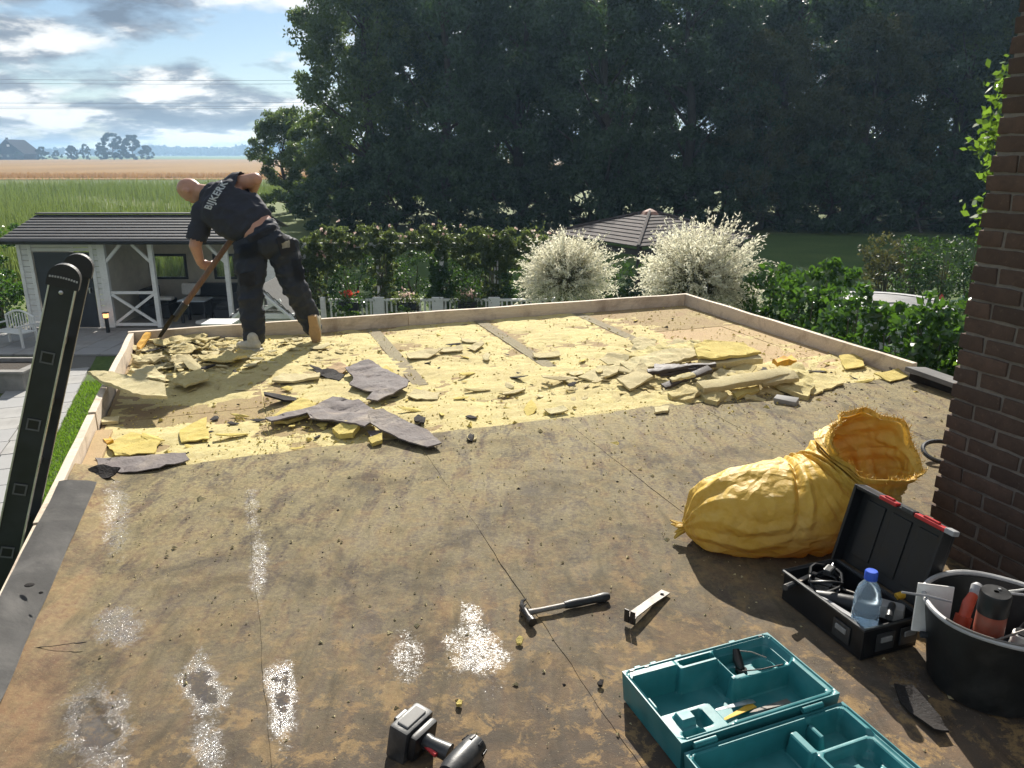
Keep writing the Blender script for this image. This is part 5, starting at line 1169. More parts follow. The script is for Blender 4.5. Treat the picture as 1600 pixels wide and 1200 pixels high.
sh1 = [(groove(CL/2, -CW/2, CL/2-.008, CW/2-.008, .0018), CH-.006, .003),
       (B(.262, -.165, .243, .128), CH-.088, S_), (B(.150, -.085, .135, .050), CH-.090, S_),
       (B(.100, -.235, .090, .062, .02), CH-.030, .012), (B(.085, -.215, .030, .022, .008), CH-.012, .010), (B(.125, -.225, .020, .030, .008), CH-.060, .010), (B(.075, -.270, .030, .015, .01), CH-.060, .008),
       (B(.245, -.030, .075, .024, .01), CH-.004, S_), (B(.245, -.027, .058, .011, .006), .012, .004),
       (B(.415, -.078, .105, .064, .02), CH-.022, .014), (B(.415, -.078, .090, .050, .015), CH-.052, .009), (B(.415, -.080, .080, .040, .010), CH-.045, .02), (Cc(.455, -.085, .030), CH-.070, .008), (Cc(.352, -.090, .026), CH-.070, .008),
       (B(.330, -.125, .030, .012, .008), CH-.020, .012)]
sh2 = [(groove(CL/2, -CW/2, CL/2-.008, CW/2-.008, .0018), CH-.024, .003),
       (B(.262, -.160, .246, .140), CH-.090, S_), (B(.110, -.205, .095, .080, .02), CH-.045, .014), (Cc(.125, -.190, .034), CH-.078, .010),
       (B(.300, -.190, .120, .045, .03), CH-.078, .022), (B(.425, -.195, .100, .085, .02), CH-.030, .014), (B(.425, -.198, .082, .066, .015), CH-.060, .010), (Cc(.470, -.165, .030), CH-.078, .009), (Cc(.385, -.185, .034), CH-.076, .009), (Cc(.450, -.240, .026), CH-.076, .009),
       (B(.330, -.075, .016, .045, .010), CH-.030, .010), (B(.395, -.050, .010, .030, .008), CH-.034, .010), (B(.205, -.155, .020, .020, .008), CH-.045, .010), (B(.245, -.170, .016, .018, .008), CH-.056, .010)]
shell(CH, sh1, 'base_shell', 0, CW); shell(CH-.018, sh2, 'lid_shell', -CW-.014, CW)
for x in (.07, .43): MB().tube([(x-.035, -CW-.007, CH-.012), (x+.035, -CW-.007, CH-.012)], .009, 10).build('hinge', M['teal_plastic'], case, True)
for x in (.055, .11, .20, .40): MB().box((x, .003, CH-.012), (.022, .012, .022), None, .003).build('catch', M['teal_plastic'], case)
for x in (.03, .08, .5): MB().box((x, -.008, CH+.001), (.014, .005, .002)).build('slot', M['black_plastic'], case)
def blade(label, x, y, z, l, w_, a, mat, teeth=True):
    pts = [(0, 0), (l*.12, w_*.35), (l*.9, w_), (l, w_*.75), (l, w_*.2)]
    if teeth:
        n = int(l/.006); pts += [(l-(l*.85)*(i+.5*(k))/n, -(.0025 if k else 0)) for i in range(n) for k in (0, 1)]
    o = MB().prism(pts, .0014).build('saw_blade', M[mat]); wm_ = Matrix.Translation((ca.x, ca.y, .016)) @ Matrix.Rotation(th_, 4, 'Z') @ Matrix.Translation((x, y, z)) @ Matrix.Rotation(a, 4, 'Z') @ Matrix.Rotation(.12, 4, 'Y')
    o.matrix_world = wm_; tag(o, label, 'saw blade')
zb = CH-.080
blade('uppermost pale saw blade in the teal case', .195, -.185, zb+.020, .16, .018, .02, 'bare_aluminium'); blade('yellow saw blade in the teal case', .200, -.225, zb+.016, .15, .020, .20, 'blade_yellow'); blade('brown saw blade reaching right in the teal case', .235, -.250, zb+.012, .20, .018, .16, 'dark_wood'); blade('long rusty saw blade at the right of the others', .30, -.220, zb+.010, .19, .020, .05, 'steel'); blade('lowest dark saw blade in the teal case', .190, -.262, zb+.006, .17, .016, .10, 'black_steel')
gd = thing('hex_key_set', 'dark metal chuck part with wire key lying in the case corner', 'tool part', Matrix.Translation((ca.x, ca.y, .016)) @ Matrix.Rotation(th_, 4, 'Z') @ Vector((.375, -.06, CH-.05)), th_)
MB().tube([(0, -.02, .01), (0, .0, .03), (.006, .02, .055)], [.012, .016, .010], 12).build('barrel', M['black_steel'], gd, True); MB().tube([(.005, .018, .05), (.05, .0, .045), (.085, -.03, .035)], .0022, 6).build('wire_key', M['steel'], gd, True); MB().lathe([(.018, 0), (.018, .012), (.010, .014)], (0, -.02, .0), 14).build('collar', M['black_steel'], gd, True)
MB().tube([(-.02, -.05, .03), (.03, -.075, .04), (.10, -.085, .045)], .002, 6).build('hex_rod', M['black_steel'], gd, True)
# ------------------------------------------------------------------ yellow debris sack
def sack():
    path = [Vector(p) for p in ((.735, 2.96, .075), (.79, 2.95, .10), (.88, 2.93, .145), (1.02, 2.92, .175), (1.17, 2.93, .185), (1.29, 2.95, .20), (1.375, 2.985, .245), (1.435, 3.000, .310), (1.475, 2.990, .378), (1.495, 2.958, .438))]
    rr = [.03, .12, .170, .198, .208, .212, .212, .204, .190, .172]
    sx = [.9, 1.05, 1.10, 1.12, 1.08, 1.04, 1.0, 1.0, 1.06, 1.14]
    n = len(path)-1; NU, NVv = 320, 220
    ref = Vector((0, 0, 1))
    def cr(l, t):
        i = min(n-1, int(t*n)); f = t*n-i; p = [l[max(0, i-1)], l[i], l[i+1], l[min(n, i+2)]]
        return .5*((2*p[1])+(p[2]-p[0])*f+(2*p[0]-5*p[1]+4*p[2]-p[3])*f*f+(3*p[1]-p[0]-3*p[2]+p[3])*f**3)
    def fr(t):
        c = cr(path, t); d = (cr(path, min(1, t+.02))-cr(path, max(0, t-.02))).normalized()
        s = d.cross(ref); s = s.normalized() if s.length > .05 else Vector((0, -1, 0)); return c, d, s, s.cross(d).normalized()
    tri = lambda x: abs((x % 1.0)-.5)*2
    gr = np.random.default_rng(21); FL = [(gr.uniform(.42, .9), gr.uniform(0, 2*PI), gr.uniform(.012, .030), gr.uniform(-.05, .05), gr.uniform(.010, .022)) for _ in range(16)]
    CRS = [(gr.normal(size=3), gr.uniform(5, 13), gr.uniform(0, 1)) for _ in range(7)]
    def fold(t, a):
        ca_, sa_ = math.cos(a), math.sin(a)
        # gathers running out from the tied end
        g1 = .026*max(0, 1-t/.5)*tri(a*12/(2*PI)+.9*noise.noise(Vector((ca_*1.2, sa_*1.2, t*5))))*min(1, t*7)
        # slack folds across the sack towards the neck
        f2 = 0.0
        for tk, ph, amp, sl, wd in FL:
            m = max(0, math.cos(a-ph))
            if m > 0: f2 -= amp*m*max(0, 1-abs(t-tk-sl*math.sin(a-ph)*2)/wd); f2 += .5*amp*m*max(0, 1-abs(t-tk-1.7*wd-sl*math.sin(a-ph)*2)/wd)
        # sharp crumples
        q = Vector((t*.95, ca_*.19, sa_*.19)); c3 = 0.0; wp = noise.noise(q*7)*.35
        for d_, fq, ph in CRS: c3 += (tri((q.x*d_[0]+q.y*d_[1]+q.z*d_[2])*fq*.55+ph+wp)-.5)
        sag = .016*noise.noise(Vector((t*5, ca_*1.1, sa_*1.1)))
        mf = (.060*noise.noise(Vector((ca_*1.7, sa_*1.7, t*2)))+.034*(tri(a*7/(2*PI)+.5*noise.noise(Vector((ca_, sa_, 3))))-.5))*max(0, (t-.70)/.3)
        return -g1+f2+.0026*c3+sag+mf
    def outer(t, a, off=0.0):
        c, d, s, u_ = fr(t); r = cr(rr, t)+fold(t, a)*(1-.4*(t > .85))-off; k = cr(sx, t)
        p = c+s*math.cos(a)*r*k+u_*math.sin(a)*r
        if t > .9: p += d*(.03*noise.noise(Vector((a*2, 3, 1)))+.02*math.sin(3*a))*(t-.9)/.1
        if p.z < .022: p.z = .018+(p.z-.022)*.02
        return p
    b = MB(); b.grid(lambda a, c: outer(a, 2*PI*c), NU, NVv)
    b.grid(lambda a, c: outer(1-.42*a, 2*PI*c, .004+.012*a+.020*abs(noise.noise(Vector((math.cos(2*PI*c)*3, math.sin(2*PI*c)*3, a*2))))*min(1, a*5)), 60, NVv)
    bmesh.ops.remove_doubles(b.b, verts=b.b.verts, dist=.0008)
    return b, outer
sk = thing('debris_sack', 'yellow woven plastic debris sack lying open-mouthed by the brick wall', 'sack', (1.15, 2.93, .016))
sb, outer = sack(); sb.build('sack_body', M['sack_yellow'], sk, True, 180, world=True)
# turned-over and torn rim, frayed threads
def rim(a, c):
    an = 2*PI*a; p = outer(1.0, an); q = outer(.93, an); d = (p-q).normalized(); o_ = (p-Vector((1.495, 2.958, .438))).normalized()
    L_ = .035+.03*noise.noise(Vector((math.cos(an)*1.5, math.sin(an)*1.5, 2)))+.03*max(0, math.sin(an*1.0+2.5))
    ang = c*2.3; return p+o_*(math.sin(ang)*.018+.004*c)+d*(L_*(math.sin(ang*.75)*.7-(.7*c*c)))+Vector((0, 0, .004*noise.noise(p*30)))
b = MB(); b.grid(rim, 120, 10); b.build('rolled_rim', M['sack_yellow'], sk, True, 180, world=True)
g = np.random.default_rng(5); b = MB()
for i in range(520):
    a = g.uniform(0, 1); p = rim(a, g.uniform(0, .55)); o_ = (p-Vector((1.495, 2.958, .438))).normalized(); L_ = g.uniform(.008, .034)
    e = p+(o_*.5+Vector((0, 0, .8))+Vector(g.normal(size=3))*.7).normalized()*L_; b.tube([p, p.lerp(e, .5)+Vector(g.normal(size=3))*.004, e], [.0012, .001, .0005], 3, False)
b.build('frayed_thread', M['sack_yellow'], sk, world=True)
b = MB()
for i in range(9): p = Vector((.735, 2.96, .075)); e = p+Vector((-.035-.02*g.random(), g.uniform(-.05, .05), g.uniform(-.055, .02))); b.tube([p+Vector((.02, 0, 0)), p.lerp(e, .6), e], [.012, .009, .003], 5)
b.build('tied_end', M['sack_yellow'], sk, True, world=True)

# ------------------------------------------------------------------ black tool box with red catches
TL, TW, TH = .39, .235, .115
tp = at(1226, 892, TH+.016)
tb = thing('tool_box', 'open black tool box with red catches on its raised lid', 'tool box', (tp.x, tp.y, .016), RA)
# local: x = right (u), y = away (v); far-left corner at the origin
def tray(name, h, t_=.008):
    b = MB()
    for c, s in (((TW/2, -TL/2, t_/2), (TW, TL, t_)), ((t_/2, -TL/2, h/2+t_/2), (t_, TL, h-t_)), ((TW-t_/2, -TL/2, h/2+t_/2), (t_, TL, h-t_)), ((TW/2, -t_/2, h/2+t_/2), (TW-2*t_, t_, h-t_)), ((TW/2, -TL+t_/2, h/2+t_/2), (TW-2*t_, t_, h-t_))): b.box(c, s, None, .002)
    return b
tray('base_tray', TH).build('base_tray', M['black_plastic'], tb)
b = MB(); rimp = [(-.004, .004), (TW+.004, .004), (TW+.004, -TL-.004), (-.004, -TL-.004), (-.004, .004)]; b.tube([Vector((x, y, TH)) for x, y in rimp], .006, 6, True); b.build('rim', M['charcoal_plastic'], tb)
for k, (x, y, r) in enumerate(((-.004, -TL+.09, PI/2), (.09, -TL-.004, 0), (.19, -TL-.004, 0))):
    b = MB(); b.box((0, 0, 0), (.075, .006, .065), None, .003); o = b.build('corner_panel', M['charcoal_plastic'], tb); o.location = (x, y, .055); o.rotation_euler = (0, 0, r)
    b = MB(); b.box((0, 0, 0), (.045, .008, .018), None, .002); o2 = b.build('catch_recess', M['label_grey'], tb); o2.location = (x-(0.004 if r else 0), y-(0 if r else .004), .065); o2.rotation_euler = (0, 0, r)
lid = MB(); LH = .30
lid.box((.02, -TL/2, LH/2), (.012, TL, LH), None, .004)
for c, s in (((-.010, -.006, LH/2), (.05, .012, LH)), ((-.010, -TL+.006, LH/2), (.05, .012, LH)), ((-.010, -TL/2, LH-.006), (.05, TL-.026, .012))): lid.box(c, s, None, .003)
lo = lid.build('lid', M['black_plastic'], tb); lo.location = (TW+.006, 0, TH+.006); lo.rotation_euler = (0, rad(13), 0)
for y in (-.08, -.195, -.31): MB().box((.012, y, LH*.5), (.006, .085, LH*.72), None, .002).build('lid_panel', M['black_plastic'], lo)
for y, l in ((-.16, .075), (-.335, .12)):
    o = MB().box((-.030, y, LH+.002), (.026, l, .014), None, .004).build('red_catch', M['red_plastic'], lo); MB().box((-.032, y, LH+.012), (.014, l*.5, .008), None, .003).build('red_catch', M['red_plastic'], lo)
MB().box((-.028, -.41, LH+.004), (.03, .035, .018), None, .004).build('catch_end', M['grey_plastic'], lo); MB().box((-.028, -.245, LH+.003), (.03, .05, .015), None, .004).build('carry_handle', M['charcoal_plastic'], lo)
mtb = MW[tb.name]
def inbox(name, label, cat, x, y, z, rz=0.0, group=None): p = mtb @ Vector((x, y, z)); return thing(name, label, cat, p, RA+rz, group)
c1 = inbox('corded_grinder', 'dark power tool with silver nose in the black tool box', 'power tool', .10, -.22, .05, -.9)
MB().tube([(-.12, 0, .03), (-.06, 0, .035), (.02, 0, .04), (.09, 0, .045)], [.022, .028, .030, .026], 14).build('housing', M['black_plastic'], c1, True)
MB().box((.12, 0, .055), (.10, .055, .05), None, .012).build('gear_head', M['label_grey'], c1, True); MB().tube([(.13, 0, .075), (.13, -.05, .09), (.13, -.10, .085)], .012, 10).build('side_handle', M['charcoal_plastic'], c1, True)
c2 = inbox('power_cable', 'coiled black cable and plug lying in the tool box', 'cable', .10, -.10, .06)
pts = [Vector((.065*math.cos(t_*.5)*(1+.15*math.sin(t_)), .055*math.sin(t_*.5), .02+.02*math.sin(t_*.8)+.0012*t_)) for t_ in range(44)]
MB().tube(pts, .0055, 7).build('cord', M['black_plastic'], c2, True); MB().box((.03, .02, .075), (.05, .03, .025), Matrix.Rotation(.5, 3, 'Z'), .006).build('plug', M['charcoal_plastic'], c2); MB().tube([(.05, .03, .08), (.066, .042, .084)], .003, 6).build('pin', M['bare_aluminium'], c2)
for i, (lab, x, y, rz, l) in enumerate([('pale steel chisel along the left wall of the tool box', .035, -.24, -1.45, .17), ('shiny flat file in the far end of the tool box', .06, -.045, .25, .12), ('slim steel rod across the tool box', .17, -.20, -1.0, .2)]):
    c3 = inbox('hand_tool', lab, 'hand tool', x, y, .095 if i != 1 else .10, rz)
    MB().box((0, 0, 0), (l, .018 if i != 2 else .008, .006), None, .002).build('blade', M['steel' if i else 'grey_plastic'], c3); MB().tube([(-l/2, 0, 0), (-l/2-.06, 0, 0)], [.009, .012], 8).build('grip', M['charcoal_plastic'], c3, True)
c4 = inbox('rag', 'crumpled grey paper under the tools in the tool box', 'paper', .07, -.13, .03)
b = MB(); b.grid(lambda a, c: Vector((-.06+.12*a, -.12+.2*c, .03+.035*fbm((a*4, c*4, 3), 4))), 18, 24); b.build('sheet', M['label_grey'], c4)
o4 = inbox('paint_scraper', 'orange-handled scraper sticking up at the far side of the tool box', 'scraper', .235, -.285, .115, -.25)
MB().tube([(0, 0, .01), (.05, 0, .02), (.10, 0, .018)], [.012, .014, .006], 8).build('handle', M['blade_yellow'], o4, True); MB().box((.14, 0, .016), (.09, .03, .003)).build('blade', M['dark_wood'], o4)
# water bottle standing in the near corner of the box
wb = inbox('water_bottle', 'small clear blue water bottle with blue cap in the tool box', 'bottle', .058, -.330, .010)
prof = [(.030, 0), (.034, .006), (.034, .05), (.0325, .055), (.034, .06), (.034, .10), (.0325, .105), (.034, .11), (.034, .135), (.026, .165), (.014, .182), (.0125, .19)]
b = MB(); b.lathe(prof, (0, 0, 0), 24, None, True, True); b.build('body', M['bottle_plastic'], wb, True)
MB().lathe([(.031, .004), (.0325, .01), (.0325, .065), (.0001, .066)], (0, 0, 0), 20, None, True, False).build('water', M['bottle_plastic'], wb, True)
MB().lathe([(.0165, .186), (.0165, .206), (.014, .209)], (0, 0, 0), 20, None, True, True).build('cap', M['cap_blue'], wb, True)
wb.scale = (1.25, 1.25, 1.32)

# ------------------------------------------------------------------ black bucket and what stands in it
bk0 = Vector((1.475, 2.03, .016)); BR, BH = .205, .275
bk = thing('bucket', 'black rubber builder bucket with pale worn rim, full of supplies', 'bucket', bk0)
b = MB(); b.lathe([(.155, 0), (.162, .01), (BR-.004, BH-.02), (BR, BH-.012), (BR-.012, BH-.014), (.152, .02), (.01, .016)], (0, 0, 0), 48); b.build('body', M['bucket_black'], bk, True, 50)
b = MB(); b.tube([Vector((BR*math.cos(a), BR*math.sin(a), BH-.008+.002*math.sin(5*a))) for a in [2*PI*i/56 for i in range(57)]], .0085, 8); b.build('rim', M['rim_grey'], bk, True)
b = MB(); b.tube([Vector((.214*math.cos(a), .214*math.sin(a)*.96, BH-.01+.10*math.sin(a)**2*0+.012)) for a in [rad(200)+rad(150)*i/20 for i in range(21)]], .0035, 6); b.build('wire_handle', M['steel'], bk, True)
MB().lathe([(.172, .08), (.16, .085), (.01, .09)], (0, 0, 0), 24, None, False).build('fill', M['furniture_dark'], bk, True)
def inb(name, label, cat, x, y, z=.09, tilt=(0, 0), rz=0.0): return thing(name, label, cat, bk0+Vector((x, y, z)), 0, None, Matrix.Rotation(tilt[0], 3, 'X') @ Matrix.Rotation(tilt[1], 3, 'Y') @ Matrix.Rotation(rz, 3, 'Z'))
s1 = inb('spray_can', 'tall rust-red spray can with black cap standing in the bucket', 'can', -.068, -.065, .10, (.05, -.03)); s1.scale = (1.15,)*3
MB().lathe([(.034, 0), (.0345, .004), (.0345, .175), (.031, .186)], (0, 0, 0), 28).build('can_body', M['rust_can'], s1, True); MB().lathe([(.0355, .178), (.0355, .232), (.033, .237), (.006, .238)], (0, 0, 0), 28).build('cap', M['black_plastic'], s1, True, 30); MB().box((.012, .008, .2395), (.006, .006, .003)).build('nozzle', M['grey_plastic'], s1)
s2 = inb('sealant_gun', 'orange-red sealant gun with grey knob leaning in the bucket', 'sealant gun', -.115, -.005, .10, (-.25, .15))
MB().tube([(0, 0, 0), (.005, 0, .09), (.01, 0, .13)], [.022, .024, .024], 14).build('barrel', M['orange_plastic'], s2, True); MB().tube([(.01, 0, .12), (.03, .02, .165), (.05, .035, .19)], [.017, .018, .014], 12).build('neck', M['orange_plastic'], s2, True)
MB().tube([(.05, .035, .185), (.065, .045, .215), (.07, .048, .225)], [.014, .019, .010], 12).build('knob', M['grey_plastic'], s2, True); MB().beam((.0, -.02, .04), (.03, -.045, .12), .02, .014).build('trigger', M['red_plastic'], s2)
s3 = inb('plastering_trowel', 'white plastic trowel blade standing at the left bucket rim', 'trowel', -.165, .055, .09, (-.12, .05), -.2)
MB().box((0, 0, .13), (.105, .006, .16), None, .002).build('blade', M['white_plastic'], s3); MB().tube([(-.03, -.02, .05), (.03, -.02, .05)], .011, 8).build('grip', M['furniture_dark'], s3, True)
s4 = inb('small_bottle', 'small white capped bottle right of the rust-red can', 'bottle', .010, -.075, .09, (.1, .05))
MB().lathe([(.026, 0), (.027, .10), (.024, .125)], (0, 0, 0), 20).build('body', M['label_grey'], s4, True); MB().lathe([(.025, .122), (.025, .15), (.022, .152), (.001, .153)], (0, 0, 0), 20).build('cap', M['white_plastic'], s4, True, 30); MB().lathe([(.020, .1535), (.020, .157), (.001, .158)], (0, 0, 0), 20).build('lid_disc', M['black_plastic'], s4, True, 30)
s5 = inb('rope_bundle', 'tied pale cord bundle at the right of the bucket', 'cord', .075, -.13, .165)
for i in range(5):
    r0 = .028+.004*i; MB().tube([Vector((r0*math.cos(a), (r0*1.4)*math.sin(a), .01*i+.012*math.sin(2*a+i))) for a in [2*PI*k/20 for k in range(21)]], .008, 6).build('loop', M['rope'], s5, True)
MB().tube([(0, -.05, .02), (0, 0, .055), (.01, .05, .03)], .008, 6).build('knot', M['white_plastic'], s5, True)
for i, (lab, p, q_) in enumerate([('slim steel rod leaning across the rust-red can', (-.10, -.13, .24), (.19, -.10, .325)), ('pale wooden stick across the right bucket rim', (.06, -.19, .26), (.19, -.09, .33)), ('white cable tie bundle lying across the far bucket', (-.02, .06, .265), (.17, .10, .275)), ('second rod lying across the far bucket', (.0, .085, .268), (.16, .03, .285)), ('grey wire end poking out left over the rim', (-.27, .06, .285), (-.13, .03, .270))]):
    o = MB().tube([bk0+Vector(p), bk0+(Vector(p)+Vector(q_))/2+Vector((0, 0, .004)), bk0+Vector(q_)], [.0035, .0042, .003], 7).build('thin_rod', M[['steel', 'rope', 'white_plastic', 'grey_plastic', 'grey_plastic'][i]], None, True); tag(o, lab, 'rod')
s6 = inb('putty_knife', 'dark putty knife at the far right inside the bucket', 'putty knife', .07, .03, .10, (.2, .35)); MB().tube([(0, 0, .02), (0, 0, .16)], [.014, .017], 10).build('handle', M['black_plastic'], s6, True); MB().box((0, 0, -.01), (.05, .003, .07)).build('blade', M['steel'], s6)
# dark strip of felt on the roof between case and bucket
slab('felt_offcut', 'crumpled black felt offcut lying between the teal case and the bucket', FE, [(1395, 1085), (1425, 1082), (1470, 1130), (1482, 1152), (1458, 1150), (1420, 1118)], .012, 'felt_under', .014, (.0, .05), .015, .02, 120, .008)
# cable ring behind the wall corner
c = at(1475, 712, .04); o = MB().tube([c+Vector((.11*math.cos(a), .11*math.sin(a)*.8, .03*math.sin(a)+.02)) for a in [2*PI*k/32 for k in range(33)]], .012, 8).build('hose_ring', M['black_plastic'], None, True); tag(o, 'black hose loop lying behind the brick wall corner', 'hose')
# creeper showing past the wall edge
vn = thing('wall_creeper', 'bright green backlit creeper behind the brick wall edge', 'climbing plant', R(3.35, 3.0, 0.0)); g = np.random.default_rng(77); C = []; b = MB()
for (x, y, s) in [(1566, 128, .13), (1560, 150, .12), (1564, 185, .12), (1550, 205, .14), (1538, 218, .12), (1552, 240, .13), (1550, 268, .10), (1540, 332, .12), (1536, 348, .10), (1520, 562, .09), (1498, 577, .07), (1590, 200, .2), (1580, 260, .2)]:
    c = atY(x+10, y, 5.2 if y < 500 else 7.0); C.append(g.normal(size=(42, 3))*s*.5+np.array(c)); b.tube([c+Vector((.5, .1, -.4)), c+Vector((.2, 0, -.05)), c], [.012, .008, .003], 5)
b.tube([(4.2, 5.3, 0), (4.15, 5.3, 1.5), (4.1, 5.3, 3.0)], [.04, .03, .015], 6); b.build('stem', M['stem'], vn, world=True)
link('foliage', np_mesh('foliage', leaves(np.concatenate(C), .062, .6, g=g), 4, M['vine_leaf']), vn, world=True)
# ------------------------------------------------------------------ the worker
man = thing('person', 'bald worker in dark T-shirt and navy work trousers bending over a shovel', 'person', (-2.0, 6.45, .004))
def J(x, y, Y): return atY(x, y, Y)
def chain(b, pts, rads, n=7, sq=None):
    """overlapping balls along a chain of joints: fused afterwards"""
    for i in range(len(pts)-1):
        for k in range(n+(1 if i == len(pts)-2 else 0)):
            f = k/n; b.ico(Vector(pts[i]).lerp(Vector(pts[i+1]), f), rads[i]*(1-f)+rads[i+1]*f, 2)
def fuse(b, vox, smooth_it, name, mat, disp=None):
    me = bpy.data.meshes.new('tmp'); b.b.to_mesh(me); b.b.free(); o = bpy.data.objects.new('tmp', me); sc2 = bpy.data.scenes.new('tmp'); sc2.collection.objects.link(o)
    m = o.modifiers.new('r', 'REMESH'); m.mode = 'VOXEL'; m.voxel_size = vox; m.use_smooth_shade = True
    s = o.modifiers.new('s', 'SMOOTH'); s.factor = .5; s.iterations = smooth_it
    vl = sc2.view_layers[0]; vl.update(); dg = vl.depsgraph
    r = bpy.data.meshes.new_from_object(o.evaluated_get(dg)); bpy.data.objects.remove(o); bpy.data.scenes.remove(sc2); r.name = name; r.materials.clear(); r.materials.append(mat)
    if disp:
        nr = [v.normal.copy() for v in r.vertices]; co = [v.co+nr[i]*disp(v.co) for i, v in enumerate(r.vertices)]
        r.vertices.foreach_set('co', [x for c in co for x in c]); r.update()
    r.polygons.foreach_set('use_smooth', [True]*len(r.polygons)); return r
hipC = J(418, 378, 6.46); hipL = J(392, 392, 6.44); hipR = J(442, 388, 6.50)
kneeL = J(391, 463, 6.36); ankL = J(398, 532, 6.40); kneeR = J(462, 452, 6.50); ankR = J(490, 512, 6.66)
waist = J(395, 352, 6.50); chest = J(352, 318, 6.60); neckB = J(325, 300, 6.66); head = J(296, 296, 6.68)
shL = J(318, 332, 6.58); elL = J(305, 384, 6.52); wrL = J(313, 410, 6.58)
shR = J(366, 288, 6.70); elR = J(399, 280, 6.66); wrR = J(388, 318, 6.98)
tip = at(255, 523, .10); grip = J(322, 416, 6.62); btop = J(366, 368, 6.62)
tdir = (chest-waist).normalized(); lat = (shR-shL).normalized(); bk_n = lat.cross(tdir).normalized()
if bk_n.y > 0: bk_n = -bk_n
rot_t = Matrix((lat, bk_n, tdir)); lat2 = (lat-tdir*lat.dot(tdir)).normalized(); bk2 = tdir.cross(lat2); rot_t = Matrix((lat2, bk2, tdir)).transposed()
def torso(b, grow):
    for f in np.linspace(0, 1, 12):
        c = waist.lerp(chest, f*1.12) if f > 0 else waist; hw_ = .150+.050*math.sin(f*PI*.62); b.ico(c, (hw_+.02*(1-f)+grow, .125+.010*f+grow, .085), 2, rot_t)
    b.ico(chest.lerp(neckB, .45), (.165+grow, .11+grow, .10), 2, rot_t); b.ico(hipC.lerp(waist, .65), (.178+grow, .145+grow, .11), 2, rot_t)
# continuous skin body
b = MB(); torso(b, -.012)
chain(b, [neckB, head+(neckB-head)*.35], [.062, .060], 5)
hd_ = (head-neckB).normalized(); fdn = (Vector((-.55, .25, -.8))); fdn = (fdn-hd_*fdn.dot(hd_)).normalized(); hs = hd_.cross(fdn).normalized(); hrot = Matrix((hs, fdn, hd_)).transposed()
b.ico(head, (.076, .094, .108), 3, hrot); b.ico(head+fdn*.03-hd_*.055, (.058, .070, .066), 3, hrot)     # skull, jaw
b.ico(head+fdn*.098-hd_*.015, (.015, .022, .028), 2, hrot); b.ico(head+fdn*.088-hd_*.058, (.024, .014, .010), 2, hrot); b.ico(head+fdn*.085+hd_*.02, (.052, .014, .012), 2, hrot); b.ico(head+fdn*.07-hd_*.092, (.026, .02, .018), 2, hrot)   # nose, lips, brow, chin
for s in (-1, 1): b.ico(head+hs*s*.078-fdn*.008-hd_*.012, (.014, .024, .036), 2, hrot)   # ears
chain(b, [chest.lerp(shL, .6), shL, elL, wrL], [.065, .066, .052, .035], 9)
chain(b, [chest.lerp(shR, .6), shR, elR, wrR], [.068, .066, .056, .036], 9)
chain(b, [hipL, kneeL, ankL], [.085, .055, .042], 9); chain(b, [hipR, kneeR, ankR], [.085, .055, .042], 9)
bd = (btop-tip).normalized()
def hand(b, wr, gp, sgn):
    pc_ = wr.lerp(gp, .62); chain(b, [wr, pc_], [.030, .036], 5)
    ap = bd.cross((gp-wr).normalized()).normalized(); q = ap.cross(bd).normalized()
    for k in range(4):
        o_ = gp+bd*(.036-.024*k); r_ = .032
        pts = [o_+(-q*math.cos(t_)+ap*sgn*math.sin(t_))*r_ for t_ in (0, .9, 1.8, 2.6)]; chain(b, [pc_.lerp(o_-q*r_, .6)]+pts, [.012, .0105, .010, .0095, .0085][:5], 4)
    th0 = pc_+bd*.03; chain(b, [th0, gp+bd*.058-ap*sgn*.030, gp+bd*.066+q*.018], [.014, .011, .009], 4)
hand(b, wrL, grip, 1); gripR = tip.lerp(btop, 1.28); hand(b, wrR, wrR+(gripR-wrR)*min(1, .09/max(.001, (gripR-wrR).length)), -1)
body_me = fuse(b, .0075, 3, 'body', M['skin']); link('body', body_me, man, world=True)
# T-shirt
def folds(p, s=1.0): return s*(.013*noise.ridged_multi_fractal(Vector((p.x*4+p.z*3, p.y*5, p.z*8-p.x*4)), .9, 2.0, 3, 1.0, 2.0)-.012+.005*noise.noise(p*16))
b = MB()
for f in np.linspace(-.07, 1, 17):
    c = waist.lerp(chest, f*1.12); hw_ = .182+.058*math.sin(f*PI*.62); b.ico(c, (hw_+.012, .152+.016*f, .06 if f < .2 else .075), 2, rot_t)
b.ico(chest.lerp(neckB, .42), (.20, .135, .10), 2, rot_t); b.ico(chest.lerp(neckB, .80), (.115, .095, .075), 2, rot_t)
chain(b, [chest.lerp(shL, .5), shL, shL.lerp(elL, .86)], [.098, .098, .084], 9); chain(b, [chest.lerp(shR, .5), shR, shR.lerp(elR, .42)], [.10, .095, .084], 8)
sh_me = fuse(b, .010, 5, 't_shirt', M['shirt_navy'], lambda p: folds(p, 1.0))
# open the hems: cut the sleeve ends and the waist hem flat
def cut(me, p, n):
    bm = bmesh.new(); bm.from_mesh(me)
    bmesh.ops.bisect_plane(bm, geom=bm.verts[:]+bm.edges[:]+bm.faces[:], plane_co=p, plane_no=n, clear_outer=True); bm.to_mesh(me); bm.free()
def cut_near(me, p, n, rad_):
    bm = bmesh.new(); bm.from_mesh(me); n = n.normalized()
    dv = [v for v in bm.verts if (v.co-p).dot(n) > 0 and (v.co-p).length < rad_]; bmesh.ops.delete(bm, geom=dv, context='VERTS'); bm.to_mesh(me); bm.free()
cut_near(sh_me, shL.lerp(elL, .86), (elL-shL), .22); cut_near(sh_me, shR.lerp(elR, .46), (elR-shR), .16)
shirt = link('t_shirt', sh_me, man, world=True)
shirt.modifiers.new('thick', 'SOLIDIFY').thickness = .004
